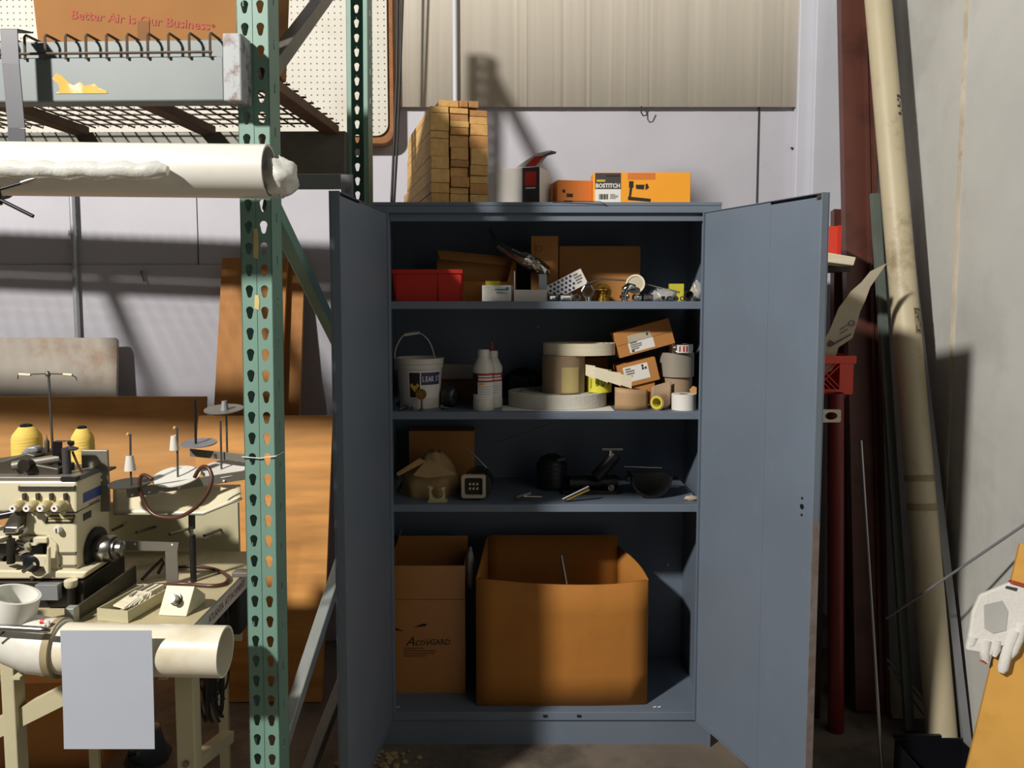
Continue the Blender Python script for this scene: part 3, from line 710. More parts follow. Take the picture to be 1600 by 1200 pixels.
MB().lathe([(0, .001), (.029, .001), (.029, -.002), (0, -.002)], 32).build('disc', 'flap_grey', g, world=False)
def small_fit(px, py, Y, lab, r, ln, rz, mat='chrome', ry=pi / 2):
    c = P(px, py, Y); c.z = Z + r + .001
    g = fit_t('pipe_fitting', lab, c, rz=rz)
    MB().ring(r * .85, r * .6, -ln / 2, ln / 2, 20, RT((0, 0, 0), ry=pi / 2)).build('sleeve', mat, g, world=False, smooth=40)
    for s_ in (-1, 1): MB().ring(r, r * .62, -.005, .005, 6, RT((s_ * (ln / 2 - .005), 0, 0), ry=pi / 2)).build('nut', mat, g, world=False, bevel=.001)
    return g
small_fit(864, 462, 2.79, 'short chrome fitting beside the cut white carton', .012, .03, .3)
small_fit(884, 461, 2.775, 'chrome fitting lying below the patterned carton', .013, .045, .25)
small_fit(902, 461, 2.765, 'chrome fitting with open end next to the hexagonal coupling', .013, .022, 1.3)
small_fit(995, 462, 2.76, 'chrome tailpiece lying under the pale round plate', .012, .028, .25)
small_fit(1013, 462, 2.757, 'dark steel fitting lying by the clear bag', .012, .03, .05, 'dull_steel')
rd = MB().tube([P(917, 442.5, 2.785), P(940, 436, 2.82), P(975, 438, 2.845), P(1010, 444, 2.835), P(1062, 457, 2.80)], .0032, 8)
tag(rd.build('steel_rod', 'steel', smooth=50), 'thin bent steel rod lying across the chrome fittings', 'rod')
# clear bag of fittings
def bag(nm, lb, c, r, sx, sy, sz, seed, mat='plastic_bag', zb=None, rough=.1):
    mb = MB(); blob(mb, c, r, sx, sy, sz, 12, rough, seed)
    if zb is not None: mb.v = [Vector((q.x, q.y, max(q.z, zb + .0005))) for q in mb.v]
    return tag(mb.build(nm, mat, smooth=70), lb, 'bag')
c = P(1038, 462, 2.81); bag('plastic_bag', 'clear plastic bag of chrome fittings on the top shelf', c, .03, 1.5, 1.0, .75, 5, zb=Z)
c = P(1027, 457, 2.86); c.z = Z + .018; bag('plastic_bag', 'frosted pale blue bag behind the clear bag of fittings', c, .028, 1.2, .8, .9, 8, 'blue_paper', zb=Z)
for i, (a, b) in enumerate(((1036, 465), (1046, 463), (1056, 462), (1066, 464))):
    small_fit(a, b, 2.757, 'small chrome fitting in front of the clear bag', .0085, .013, .4 * i)['group'] = 'small chrome fittings'
c = P(1058, 446, 2.9); tag(MB().box(c.x - .025, c.x + .025, 2.9, 2.93, Z, c.z + .006).build('lime_packet', 'lime', bevel=.001), 'lime yellow packet at the back right of the top shelf', 'packet')
c = P(1077, 461, 2.77); g = thing('black_ring_cap', 'round black ring cap lying at the right end of the top shelf', 'bushing', c)  # a black ring cap, closed at the back
MB().ring(.015, .012, -.025, .0, 24, RT((0, 0, 0), rx=pi / 2)).build('wall', 'black_rubber', g, world=False, smooth=40)
MB().lathe([(0, 0), (.0125, 0), (.0125, .003), (0, .003)], 20, RT((0, .02, 0), rx=pi / 2)).build('end', 'black_rubber', g, world=False)
MB().box(-.006, .006, .004, .02, Z - c.z, -.012).build('foot', 'black_rubber', g, world=False)
c = P(1089, 457, 2.84); bag('plastic_bag', 'white crinkled bag in the right corner of the top shelf', c, .036, .62, .8, 1.1, 11, zb=Z, rough=.12)
# ================================================================== second shelf
Z = S[1]
# bucket
YB = 2.86; x = xat(655, 600, YB); kb = mpp(YB)
g = thing('plastic_bucket', 'white plastic bucket with wire handle and leak sealer label', 'bucket', (x, YB + .02, Z))
hb = (638 - 560) * kb; rt_, rbm = 37 * kb, 31 * kb
MB().lathe([(rbm, 0), (rt_ - .004, hb * .80), (rt_, hb * .80), (rt_ - .001, hb * .88), (rt_ + .002, hb * .89), (rt_ + .003, hb), (rt_ - .003, hb), (rt_ - .005, hb * .86), (rbm - .004, .004), (0, .004)], 36).build('body', 'bucket_white', g, world=False, smooth=35)
hp = [Vector((-rt_ - .002, 0, hb * .74)), Vector((-rt_ - .005, 0, hb + .01)), Vector((-rt_ * .92, 0, hb + .05)), Vector((-rt_ * .62, 0, hb + .082)), Vector((-.005, 0, hb + .089)), Vector((rt_ * .35, 0, hb + .065)), Vector((rt_ * .55, 0, hb + .03)), Vector((rt_ * .66, 0, hb - .01))]
hn = MB().tube(spline(hp), .0022, 7).build('handle', 'bucket_white', g, world=False, smooth=60)
MB().tube([Vector((-rt_ * .64, 0, hb + .081)), Vector((-.0, 0, hb + .089))], .0055, 10).build('grip', 'bucket_white', hn, world=False, smooth=60)
def curved_label(g, a0, a1, z0, z1, mat, name, off=.001):
    def rad(z): return rbm + (rt_ - .004 - rbm) * z / (hb * .8) + off
    MB().grid(lambda u, v: ((rad(z0 + (z1 - z0) * v)) * math.sin(a0 + (a1 - a0) * u), -(rad(z0 + (z1 - z0) * v)) * math.cos(a0 + (a1 - a0) * u), z0 + (z1 - z0) * v), 10, 1).build(name, mat, g, world=False, solid=.0004)
curved_label(g, -.42, 1.2, .038, .134, 'white_paper', 'label')
curved_label(g, -.36, .12, .042, .130, 'black_print', 'dark_panel', .0016)
curved_label(g, .17, 1.15, .086, .130, 'purple_print', 'purple_panel', .0016)
ad = -.12; rd_ = rbm + .0075
MB().prism([(-.017, 0, .084), (0, 0, .060), (.017, 0, .084), (0, 0, .108)], (0, .004, 0)).xf(Matrix.Translation((rd_ * math.sin(ad), -rd_ * math.cos(ad), 0)) @ Matrix.Rotation(ad, 4, 'Z')).build('yellow_diamond', 'yellow_print', g, world=False)
a_ = .62
for i, chs in enumerate(('L', 'E', 'A', 'K', 'S', 'T')):
    a_ = .27 + i * .145 + (.08 if i > 3 else 0); r_ = rbm + .0095
    text(chs, .026, 'white_paper', g, FRONT(r_ * math.sin(a_), -r_ * math.cos(a_), .106, a_), bold=.0005, squash=.62)
# valve / pulley in front of the bucket
c = P(658, 616, 2.772)
g = thing('brass_pulley', 'small brass wheel on a stem in front of the bucket', 'fitting', (c.x, c.y, Z))
MB().ring(.019, .006, -.004, .004, 24, RT((0, 0, c.z - Z), rx=pi / 2)).build('wheel', 'brass', g, world=False, smooth=40)
MB().lathe([(.008, 0), (.008, .006), (.004, .010), (.004, c.z - Z - .01)], 12, RT((.002, 0, 0))).build('stem', 'dull_steel', g, world=False, smooth=40)
MB().lathe([(0, -.007), (.006, -.007), (.006, .007), (0, .007)], 12, RT((0, 0, c.z - Z), rx=pi / 2)).build('axle', 'steel', g, world=False)
for i, (a, b) in enumerate(((615, 636), (633, 634), (646, 636), (692, 636))):
    c = P(a, b, 2.79); g = thing('hex_bolt', 'loose steel bolt lying near the bucket foot', 'bolt', (c.x, c.y, Z), (0, 0, i * .9), 'loose bolts by the bucket')
    MB().lathe([(.009, 0), (.009, .007), (0, .007)], 6, RT((0, 0, .010), ry=pi / 2)).build('head', 'steel', g, world=False)
    MB().cyl((0, 0, .010), (-.028, 0, .006), .0045, n=10).build('shank', 'steel', g, world=False, smooth=50)
c = P(697, 618, 2.86); bag('dark_bag', 'dark green translucent bag slumped beside the bucket', Vector((c.x + .012, 2.87, Z + .04)), .042, .8, .8, 1.0, 4, 'dark_bag', zb=Z, rough=.08)
x0, x1 = xat(676, 580, 2.99), xat(760, 580, 2.99)
g = thing('wood_block', 'weathered grey wooden plank end behind the bottles', 'plank', ((x0 + x1) / 2, 3.0, Z))
MB().box(x0, x1, 2.98, 3.02, zat(592, 2.99), zat(569, 2.99)).build('plank', 'grey_wood', g, bevel=.002)
MB().box(x0 + .02, x1 - .02, 2.995, 3.015, Z, zat(592, 2.99)).build('spacer', 'cardboard_dark', g)
# bottles
def bottle(px, Y, top, cap, lb):
    x = xat(px, 600, Y); g = thing('squeeze_bottle', lb, 'bottle', (x, Y, Z)); r = 16.5 * mpp(2.80); h = zat(top, Y) - Z
    MB().lathe([(r * .96, 0), (r, .006), (r, h * .16), (r * .97, h * .18), (r * .97, h * .62), (r, h * .65), (r * .98, h * .72), (r * .55, h * .88), (r * .5, h * .89)], 28).build('body', 'bottle_white', g, world=False, smooth=40)
    MB().lathe([(r * .56, h * .885), (r * .56, h * .98), (r * .5, h), (0, h)], 20).build('cap', 'bottle_white', g, world=False, smooth=40)
    if cap: MB().lathe([(.004, h), (.0025, h + .03), (0, h + .032)], 10).build('spout', 'tip_red', g, world=False, smooth=40)
    def cl(a0, a1, z0, z1, mat, nm, off): MB().grid(lambda u, v: ((r * .975 + off) * math.sin(a0 + (a1 - a0) * u), -(r * .975 + off) * math.cos(a0 + (a1 - a0) * u), z0 + (z1 - z0) * v), 12, 1).build(nm, mat, g, world=False, solid=.0003)
    cl(-1.3, 1.3, h * .19, h * .615, 'white_paper', 'label', .0006)
    cl(-.55, 1.3, h * .47, h * .615, 'label_red', 'red_panel', .0012); cl(-1.3, -.55, h * .27, h * .615, 'black_print', 'dark_panel', .0012)
    cl(-.45, 1.0, h * .555, h * .58, 'white_paper', 'print', .0016); cl(-.45, 1.1, h * .50, h * .535, 'white_paper', 'print', .0016); cl(-.4, .1, h * .43, h * .455, 'orange_print', 'print', .0012)
    for q in range(4): cl(-.4, .9 - .1 * q, h * (.39 - .04 * q), h * (.395 - .04 * q), 'grey_print', 'print', .0012)
bottle(755.5, 2.80, 546, False, 'white squeeze bottle with red label, no spout, on the second shelf')
bottle(769, 2.875, 548, True, 'white squeeze bottle with red spout standing behind another bottle')
c = P(818, 590, 3.0); bag('black_bag', 'heap of black plastic sheeting at the back of the second shelf', Vector((c.x, 3.112, Z + .05)), .07, 1.15, .5, .95, 9, 'black_gloss', zb=Z, rough=.1)
# felt roll lying flat with paper under it
x, w_, _ = frm(793, 954, 610, 645, 2.80); cx_ = x; Rf = w_ / 2
ps = MB().box(cx_ - Rf - .020, cx_ + Rf + .01, 2.765, 2.90, Z, Z + .001); tag(ps.build('paper_sheet', 'white_paper'), 'white paper sheet lying under the felt roll', 'paper')
g = thing('felt_roll', 'wide flat coil of pale grey felt lying on the second shelf', 'roll', (cx_, 2.775 + Rf * .8, Z + .0012))
for i in range(7):
    MB().ring(Rf - i * .016, Rf - i * .016 - .0145, 0, .052 - (i % 3) * .0015, 48, Matrix.Diagonal((1, .8, 1, 1))).build('coil', 'felt', g, world=False, smooth=50, bevel=.002)
# tape roll standing on the felt, wrapped with webbing
zf = Z + .0535
x, w_, h_ = frm(848, 915, 560, 624, 2.84)
g = thing('kraft_roll', 'fat kraft tape roll with pale yellow label standing on the felt coil', 'roll', (x, 2.885, zf))
rk_ = w_ / 2 + .001; MB().ring(rk_, .03, 0, h_ - .012, 36).build('roll', 'kraft_tape', g, world=False, smooth=40)
MB().grid(lambda u, v: ((rk_ + .001) * math.sin(-.15 + .85 * u), -(rk_ + .001) * math.cos(-.15 + .85 * u), .004 + (h_ * .62) * v), 8, 1).build('yellow_label', 'tape_tan', g, world=False, solid=.0005)
ztop_r = zf + h_ - .012
x2_, w2, h2 = frm(906, 945, 588, 617, 2.87)
g = thing('printed_can', 'yellow can with black lettering beside the kraft roll', 'can', (xat(936, 600, 2.89), 2.892, zf)); r2 = w2 / 2 + .001
MB().lathe([(r2, 0), (r2, h2 + .012), (0, h2 + .012)], 28).build('body', 'lime', g, world=False, smooth=40)
for i, chs in enumerate('JUDA'):
    a_ = -.75 + i * .5; text(chs, .036, 'black_print', g, FRONT((r2 + .001) * math.sin(a_), -(r2 + .001) * math.cos(a_), h2 * .52, a_), squash=.55)
# webbing coil on top of the roll with a loose end
g = thing('webbing_coil', 'cream woven strap coiled on the kraft roll with a loose end', 'strap', (xat(905, 575, 2.88), 2.89, ztop_r + .0012))
rw = 57 * mpp(2.86)
for i in range(5):
    MB().ring(rw - i * .009, rw - i * .009 - .0075, 0, .042 - .002 * (i % 2), 48, Matrix.Diagonal((1, .6, 1, 1))).build('coil', 'webbing', g, world=False, smooth=50)
lo = [P(915, 578, 2.80), P(930, 582, 2.79), P(950, 588, 2.785), P(970, 593, 2.78), P(987, 597, 2.78)]
mb = MB(); 
for a, b in zip(lo[:-1], lo[1:]): mb.hexa(a + Vector((0, 0, -.019)), b + Vector((0, 0, -.023)), b + Vector((0, 0, .023)), a + Vector((0, 0, .019)), (0, .003, 0))
mb.build('loose_end', 'webbing', g)
# kraft cartons
def lcart(px, py, Y, size, rz, ry, lb, mat='cardboard', lab=True, rx=0):
    c = P(px, py, Y); g = thing('kraft_carton', lb, 'box', c, (rx, ry, rz)); w_, d_, h_ = size
    MB().box(-w_ / 2, w_ / 2, 0, d_, 0, h_).build('body', mat, g, world=False, bevel=.0015)
    return g
g = lcart(912, 590, 3.065, (.20, .085, .155), 0, math.radians(-3), 'opened kraft carton with sloping lid behind the webbing coil')
g.location.z = Z + .005; WM[g.name] = Matrix.Translation(g.location) @ Euler(g.rotation_euler).to_matrix().to_4x4()
MB().hexa((-.10, -.012, .105), (.09, -.012, .105), (.075, .03, .165), (-.03, .03, .165), (0, .006, .004)).build('flap', 'cardboard', g, world=False)
g = lcart(1002, 600, 2.86, (.14, .14, .083), 0, math.radians(-14), 'kraft carton with white label wedged under another labelled carton')
rect(g, -.052, .038, .016, .072, 0, 'white_paper'); lines(g, -.045, -.01, .03, .066, -.0008, 4, 'grey_print'); rect(g, .015, .022, .05, .058, -.0008, 'black_print', 'print'); rect(g, .025, .032, .05, .058, -.0008, 'black_print', 'print'); rect(g, .015, .022, .06, .068, -.0008, 'black_print', 'print')
MB().box(-.068, .05, .01, .13, Z - P(1002, 600, 2.86).z, .01).xf(Matrix.Rotation(math.radians(14), 4, 'Y')).build('crumpled_base', 'cardboard', g, world=False)
g = lcart(1012, 548, 2.86, (.205, .14, .094), 0, math.radians(-15.5), 'kraft carton with torn white label lying on top of the labelled carton')
rect(g, -.062, .03, .008, .046, 0, 'white_paper'); rect(g, -.058, .026, .046, .07, 0, 'flap_grey', 'upper_label'); lines(g, -.055, -.01, .014, .044, -.0008, 4, 'grey_print'); rect(g, -.055, -.045, .01, .016, -.0008, 'black_print', 'print'); rect(g, .01, .016, .055, .064, -.0008, 'black_print', 'print')
rect(g, -.1, .1, .044, .0455, 0, 'cardboard_dark', 'flap_seam')
# tape rolls
def roll(px, ytop, ybot, wpx, Y, zb, lb, mat, inner=.6, cat='tape roll', nm='tape_roll'):
    x = xat(px, (ytop + ybot) / 2, Y); r = wpx / 2 * mpp(Y); h = (ybot - ytop) * mpp(Y)
    g = thing(nm, lb, cat, (x, Y + r, zb)); MB().ring(r, r * inner, 0, h, 32).build('tape', mat, g, world=False, smooth=40)
    MB().ring(r * inner, r * inner - .004, .0005, h - .0005, 24).build('core', 'cardboard_dark', g, world=False, smooth=40)
    return zb + h, r, h, g, x
z1, *_ = roll(1062, 598, 645, 48, 2.86, Z, 'tan tape roll at the bottom of the stack of tape rolls', 'kraft_tape')
z2, *_ = roll(1063, 561, 599, 54, 2.85, z1 + .0005, 'wide grey tape roll in the middle of the stack of tape rolls', 'grey_tape')
_top = P(1012, 548, 2.86).z + (xat(1047, 550, 2.86) - xat(1012, 550, 2.86)) * math.tan(math.radians(15.5)) + .0005
z3, r_, h_, g, x = roll(1067, 562 - (_top - z2) / mpp(2.84), 562, 40, 2.84, z2 + .0005, 'silver foil tape roll with printed band on top of the tape stack', 'foil')
MB().grid(lambda u, v: ((r_ + .001) * math.sin(-.45 + .9 * u), -(r_ + .001) * math.cos(-.45 + .9 * u), .002 + (h_ - .004) * v), 8, 1).build('printed_band', 'white_carton', g, world=False, solid=.0004)
for q in (-.3, .0, .25): MB().grid(lambda u, v: ((r_ + .0016) * math.sin(q + .12 * u), -(r_ + .0016) * math.cos(q + .12 * u), .006 + (h_ - .012) * v), 3, 1).build('red_print', 'label_red', g, world=False, solid=.0003)
roll(1072, 621, 646, 38, 2.765, Z, 'white tape roll at the right front of the second shelf', 'white_paper', .4)
c0 = P(962, 640, 2.775)
tn = MB().grid(lambda u, v: (c0.x + .115 * u, 2.80 - .022 * math.sin(pi * u) + .004 * v, Z + .001 + v * (.078 - .01 * u)), 14, 4)
tag(tn.build('curled_sheet', 'tan_sheet', smooth=60, solid=.002), 'curled tan sheet standing below the loose strap end', 'sheet')
tn = MB().grid(lambda u, v: (xat(1020, 630, 2.82) + .07 * u, 2.848 + .004 * math.sin(3 * u), Z + .001 + v * (.075 + .02 * u)), 10, 2)
tag(tn.build('curled_sheet', 'kraft_tape', smooth=60, solid=.002), 'grey brown curled sheet leaning behind the small green lined roll', 'sheet')
c = P(1026, 627, 2.79); rr_ = .0265
g = thing('lined_roll', 'small tan roll with lime green lining lying on its side', 'roll', (c.x, 2.785, Z + rr_), (0, 0, math.radians(-38)))
MB().ring(rr_, rr_ - .004, 0, .05, 28, RT((0, 0, 0), rx=-pi / 2)).build('wrap', 'tan_sheet', g, world=False, smooth=40)
MB().ring(rr_ - .0042, rr_ - .010, -.003, .048, 28, RT((0, 0, 0), rx=-pi / 2)).build('lining', 'lime', g, world=False, smooth=40)
_wt = Z + (646 - 621) * mpp(2.765) - .001; _cx = xat(1084, 612, 2.80)
tag(MB().prism([(_cx - .008, 2.80, _wt), (_cx + .010, 2.80, _wt), (_cx + .010, 2.80, _wt + .024), (_cx + .002, 2.80, _wt + .027), (_cx - .011, 2.80, _wt + .014)], (0, .02, 0)).build('card_scrap', 'cardboard_pale'), 'small pale card scrap standing on the white tape roll', 'scrap')

# ================================================================== third shelf
Z = S[2]
x, w_, h_ = frm(640, 742, 660, 788, 3.06)
carton('dark_carton', 'dark brown carton at the back left of the third shelf', (x, 3.03, Z), (w_, .10, .21), 'cardboard')
g = thing('padded_bag', 'crumpled cream and brown padded sack on the third shelf', 'sack', (xat(668, 745, 2.88), 2.90, Z))
def sackfn(u, v):
    a = u * 2 * pi; zz = v
    rx = .115 * (1 - .75 * max(0, zz - .45) / .55) * (.9 + .1 * math.sin(3 * a)); ry = .075 * (1 - .6 * max(0, zz - .5) / .5)
    return (rx * math.cos(a) + .02 * zz + .006 * math.sin(9 * zz + a * 2), ry * math.sin(a) * (1 + .1 * math.sin(5 * a)), .155 * zz + .006 * math.sin(4 * a) * zz)
mb = MB().grid(sackfn, 26, 10); o = len(mb.v) - 27; mb.f.append(tuple(range(o, o + 26))); mb.build('body', 'sack', g, world=False, smooth=50)
MB().hexa(P(619, 741, 2.81), P(622, 744, 2.80), P(664, 722, 2.83), P(655, 718, 2.84), (0, .004, .004)).build('flap', 'cardboard_pale', g)
MB().hexa(P(646, 743, 2.805), P(670, 747, 2.80), P(712, 742, 2.81), P(668, 718, 2.84), (0, .004, .004)).build('top_fold', 'sack', g)
# cream clip
c = P(683, 788, 2.765); g = thing('pipe_clip', 'cream plastic pipe clip standing at the edge of the third shelf', 'clip', (c.x, 2.765, Z))
MB().box(-.034, .034, 0, .03, 0, .008).build('foot', 'cream_part', g, world=False, bevel=.001)
pts = [(-.028, 0, .008), (.028, 0, .008), (.026, 0, .045), (.030, 0, .058)] + [(.022 * math.cos(a), 0, .034 + .022 * math.sin(a)) for a in [math.radians(55 - 290 * i / 14) for i in range(15)]] + [(-.030, 0, .058), (-.026, 0, .045)]
MB().prism(pts, (0, .022, 0)).build('jaw', 'cream_part', g, world=False)
# connector
c = P(740, 760, 2.79); g = thing('electric_connector', 'black electrical connector with grey flange and six pins', 'connector', (c.x, 2.79, Z))
hc = c.z - Z
MB().lathe([(.05, 0), (.052, .02), (.052, .09), (.045, .105), (0, .105)], 28, RT((.015, .015, max(.052, hc)), rx=-pi / 2)).build('housing', 'black_gloss', g, world=False, smooth=40)
oc = [(-.043, -.036), (-.036, -.042), (.036, -.042), (.043, -.036), (.043, .036), (.036, .042), (-.036, .042), (-.043, .036)]
MB().prism([(a, -.004, hc + b) for a, b in oc], (0, .016, 0), [[(a * .74, -.004, hc + b * .74) for a, b in oc]]).build('flange', 'flap_grey', g, world=False)
MB().box(-.03, .03, .012, .016, hc - .03, hc + .03).build('insert', 'black_rubber', g, world=False)
for i in range(3):
    for j in range(2): MB().cyl((-.013 + i * .013, -.002, hc - .008 + j * .016), (-.013 + i * .013, .013, hc - .008 + j * .016), .0042, n=10).build('pin', 'cream_part', g, world=False)
MB().tube([P(729, 701, 2.86), P(745, 715, 2.85), P(760, 731, 2.84)], .0035, 8).build('steel_lever', 'steel', g, smooth=50)
# dark drill / hardware heap
def rodobj(a, b, Ya, Yb, r, mat, nm, lb, r1=None, n=10):
    return tag(MB().cyl(P(*a, Ya), P(*b, Yb), r, r1, n).build(nm, mat, smooth=50), lb, 'rod')
rodobj((772, 693), (862, 661), 3.05, 3.0, .0015, 'dull_steel', 'thin_wire', 'thin taut wire rising across the back of the third shelf')
g = thing('chrome_clamp', 'small chrome clamp with flat blade on the third shelf', 'clamp', (xat(820, 775, 2.79), 2.79, Z))
mb = MB(); c0 = g.location
MB().box(-.035, .03, 0, .03, 0, .012).build('base', 'dull_steel', g, world=False, bevel=.002)
MB().cyl((-.03, 0, .014), (.022, 0, .03), .006).build('screw', 'chrome', g, world=False, smooth=50)
MB().box(-.004, .06, -.006, .002, .016, .019).build('blade', 'chrome', g, world=False)
MB().cyl((-.036, 0, .006), (-.022, -.008, .012), .004).build('pin', 'steel', g, world=False, smooth=50)
g = thing('steel_tubes', 'pair of shiny short tubes fixed together leaning near the shelf edge', 'tube', (xat(900, 770, 2.77), 2.77, Z))
MB().cyl(P(879, 780, 2.77) + Vector((0, 0, -.0005)), P(920, 762, 2.77) + Vector((0, 0, .004)), .0055).build('tube', 'steel', g, smooth=50)
MB().cyl(P(886, 784, 2.772) + Vector((0, 0, .006)), P(921, 767, 2.772) + Vector((0, 0, .004)), .0035).build('tube', 'brass', g, smooth=50)
rodobj((975, 729), (1034, 731), 2.9, 2.9, .0035, 'steel', 'steel_rod', 'straight steel rod with black end lying over the dark hardware')
g = thing('pneumatic_cylinder', 'dark pneumatic cylinder with mounting bracket on the third shelf', 'cylinder', (xat(940, 770, 2.9), 2.9, Z))
MB().cyl((-.12, .03, .03), (.06, .05, .03), .028, n=24).build('barrel', 'black_steel', g, world=False, smooth=50)
MB().cyl((-.02, -.0, .06), (.05, .0, .145), .024, n=20).build('angled_valve', 'black_steel', g, world=False, smooth=50)
MB().cyl((.028, -.01, .14), (.030, -.012, .162), .007, n=12).build('chrome_tip', 'chrome', g, world=False, smooth=50)
MB().box(.0, .075, -.01, .01, .162, .170).build('lever', 'dull_steel', g, world=False)
MB().box(-.15, .055, -.02, .03, 0, .014).build('base_plate', 'black_steel', g, world=False, bevel=.002)
MB().lathe([(.012, 0), (.012, .012), (.006, .014), (.006, .02), (0, .02)], 12, RT((.03, -.03, .03), rx=pi / 2)).build('port', 'dull_steel', g, world=False, smooth=50)
g = thing('air_motor', 'dark ribbed air motor body behind the chrome clamp', 'motor', (xat(862, 760, 2.98), 2.98, Z))
MB().lathe([(.04, 0), (.055, .01), (.055, .10), (.04, .12), (.02, .13), (0, .13)], 24).build('body', 'black_steel', g, world=False, smooth=40)
for i in range(5): MB().ring(.059, .054, .02 + i * .017, .028 + i * .017, 24).build('fin', 'black_steel', g, world=False)
MB().cyl((.02, -.04, .115), (.05, -.05, .125), .01, n=12).build('inlet', 'dull_steel', g, world=False, smooth=50)
g = thing('half_round_cover', 'black half round guard lying at the right of the third shelf', 'cover', (xat(1018, 775, 2.82), 2.82, Z))
a_ = [pi * i / 16 for i in range(17)]
MB().prism([(.075 * math.cos(t), 0, .080 - .08 * math.sin(t)) for t in a_] + [(.066 * math.cos(t), 0, .080 - .07 * math.sin(t)) for t in reversed(a_)], (0, .10, 0)).build('shell', 'black_steel', g, world=False)
MB().prism([(.07 * math.cos(t), .07, .080 - .075 * math.sin(t)) for t in a_], (0, .01, 0)).build('end_wall', 'black_rubber', g, world=False)
MB().box(-.09, -.07, .0, .02, .06, .08).build('tab', 'black_steel', g, world=False)
bag('paper_scrap', 'small pale crumpled scrap in the right corner of the third shelf', Vector((xat(1080, 774, 2.8), 2.80, Z + .008)), .018, 1.3, .8, .5, 21, 'flap_grey', zb=Z)

# ================================================================== bottom of the cabinet
Z = S[3]
Yb = 2.86
x0, x1 = xat(610, 1000, Yb), xat(727, 1000, Yb); hB = zat(884, Yb) - Z
g = thing('carton_with_logo', 'tall kraft carton with black logo print on the cabinet floor', 'box', ((x0 + x1) / 2, Yb, Z), (0, 0, 0))
wB = x1 - x0; t = .004; dB = .19; hBk = hB + .055
MB().box(-wB / 2, wB / 2, 0, t, 0, hB).box(-wB / 2, wB / 2, dB - t, dB, 0, hBk).box(-wB / 2, -wB / 2 + t, t, dB - t, 0, hB).box(wB / 2 - t, wB / 2, t, dB - t, 0, hB).box(-wB / 2 + t, wB / 2 - t, t, dB - t, 0, t).build('body', 'cardboard_glossy', g, world=False)
MB().hexa((-wB / 2, 0, hB), (-wB / 2, dB, hB), (-wB / 2 + .02, dB, hB + .09), (-wB / 2 + .008, .03, hB + .03), (.003, 0, 0)).build('flap', 'cardboard_glossy', g, world=False)
rect(g, -wB / 2, wB / 2, hB * .735, hB * .74, 0, 'cardboard_dark', 'seam')
text('A', .050, 'black_print', g, FRONT(-.066, -.001, hB * .405), shear=.35)
text('ctiv', .040, 'black_print', g, FRONT(-.022, -.001, hB * .403), shear=.35)
text('GARD', .030, 'black_print', g, FRONT(.046, -.001, hB * .402), squash=.92, bold=.0003)
sw = MB()
for s_, ox, oz in ((1, -.052, .52), (-1, -.088, .49)):
    sw.prism([(ox, -.0008, hB * oz), (ox + s_ * .035, -.0008, hB * oz + .014), (ox + s_ * .05, -.0008, hB * oz + .012), (ox + s_ * .045, -.0008, hB * oz + .004)], (0, .0006, 0))
sw.build('swoosh_logo', 'black_print', g, world=False); lines(g, -.09, .04, hB * .28, hB * .36, 0, 4, 'cardboard_dark')
bag('plastic_bag', 'clear plastic bag bulging beside the logo carton', Vector((x1 + .014, Yb + .10, Z + .44)), .065, .27, .7, 1.2, 31, rough=.06)
MB_ = bpy.data.objects
Yc = 2.765
xa, xb = xat(745, 1000, Yc), xat(1012, 1000, Yc); hC = zat(905, Yc) - Z - .006
g = thing('large_open_box', 'big open orange brown cardboard box on the cabinet floor', 'box', ((xa + xb) / 2, Yc, Z)); wC = xb - xa; dC = .30
def wallg(fn, nm='side', mat='cardboard_orange'): MB().grid(fn, 10, 4).build(nm, mat, g, world=False, smooth=40, solid=.006)
def zt(u): return hC + .012 * (1 - 2 * u) * .7 - .010 * math.sin(pi * u) + .012 * max(0, u - .8) * 5 * .6
wallg(lambda u, v: (-wC / 2 + wC * u, .004 - .014 * math.sin(pi * u) * v + .012 * max(0, u - .72) * 3, v * zt(u)), 'front_wall')
wallg(lambda u, v: (-wC / 2 + .03 + (wC - .10) * u, dC, v * (hC + .075)), 'back_wall')
wallg(lambda u, v: (-wC / 2 + .03 * u, .004 + (dC - .004) * u, v * (zt(0) + (hC + .075 - zt(0)) * u)))
wallg(lambda u, v: (wC / 2 - .07 * u * u, .014 + (dC - .014) * u, v * (zt(1) + (hC + .03 - zt(1)) * u)))
MB().box(-wC / 2 + .02, wC / 2 - .05, .02, dC - .01, .004, .009).build('base', 'cardboard_orange', g, world=False)
rodobj((877, 868), (893, 960), 2.92, 2.85, .006, 'steel', 'steel_tube', 'thin steel tube poking up inside the big open box')
bpy.data.objects['steel_tube']['label'] = 'thin steel tube poking up inside the big open box'
sc_ = MB(); 
for a, b in ((1020, 1113), (1027, 1110), (612, 1090), (618, 1086)):
    c = P(a, b, 2.75); c.z = Z + .002; sc_.hexa(c, c + Vector((.012, .002, 0)), c + Vector((.014, .008, .001)), c + Vector((.003, .007, 0)), (0, 0, .001))
sc_ = sc_.build('paper_crumbs', 'white_paper'); sc_['kind'] = 'stuff'; tag(sc_, 'tiny pale scraps scattered on the cabinet floor', 'scraps')
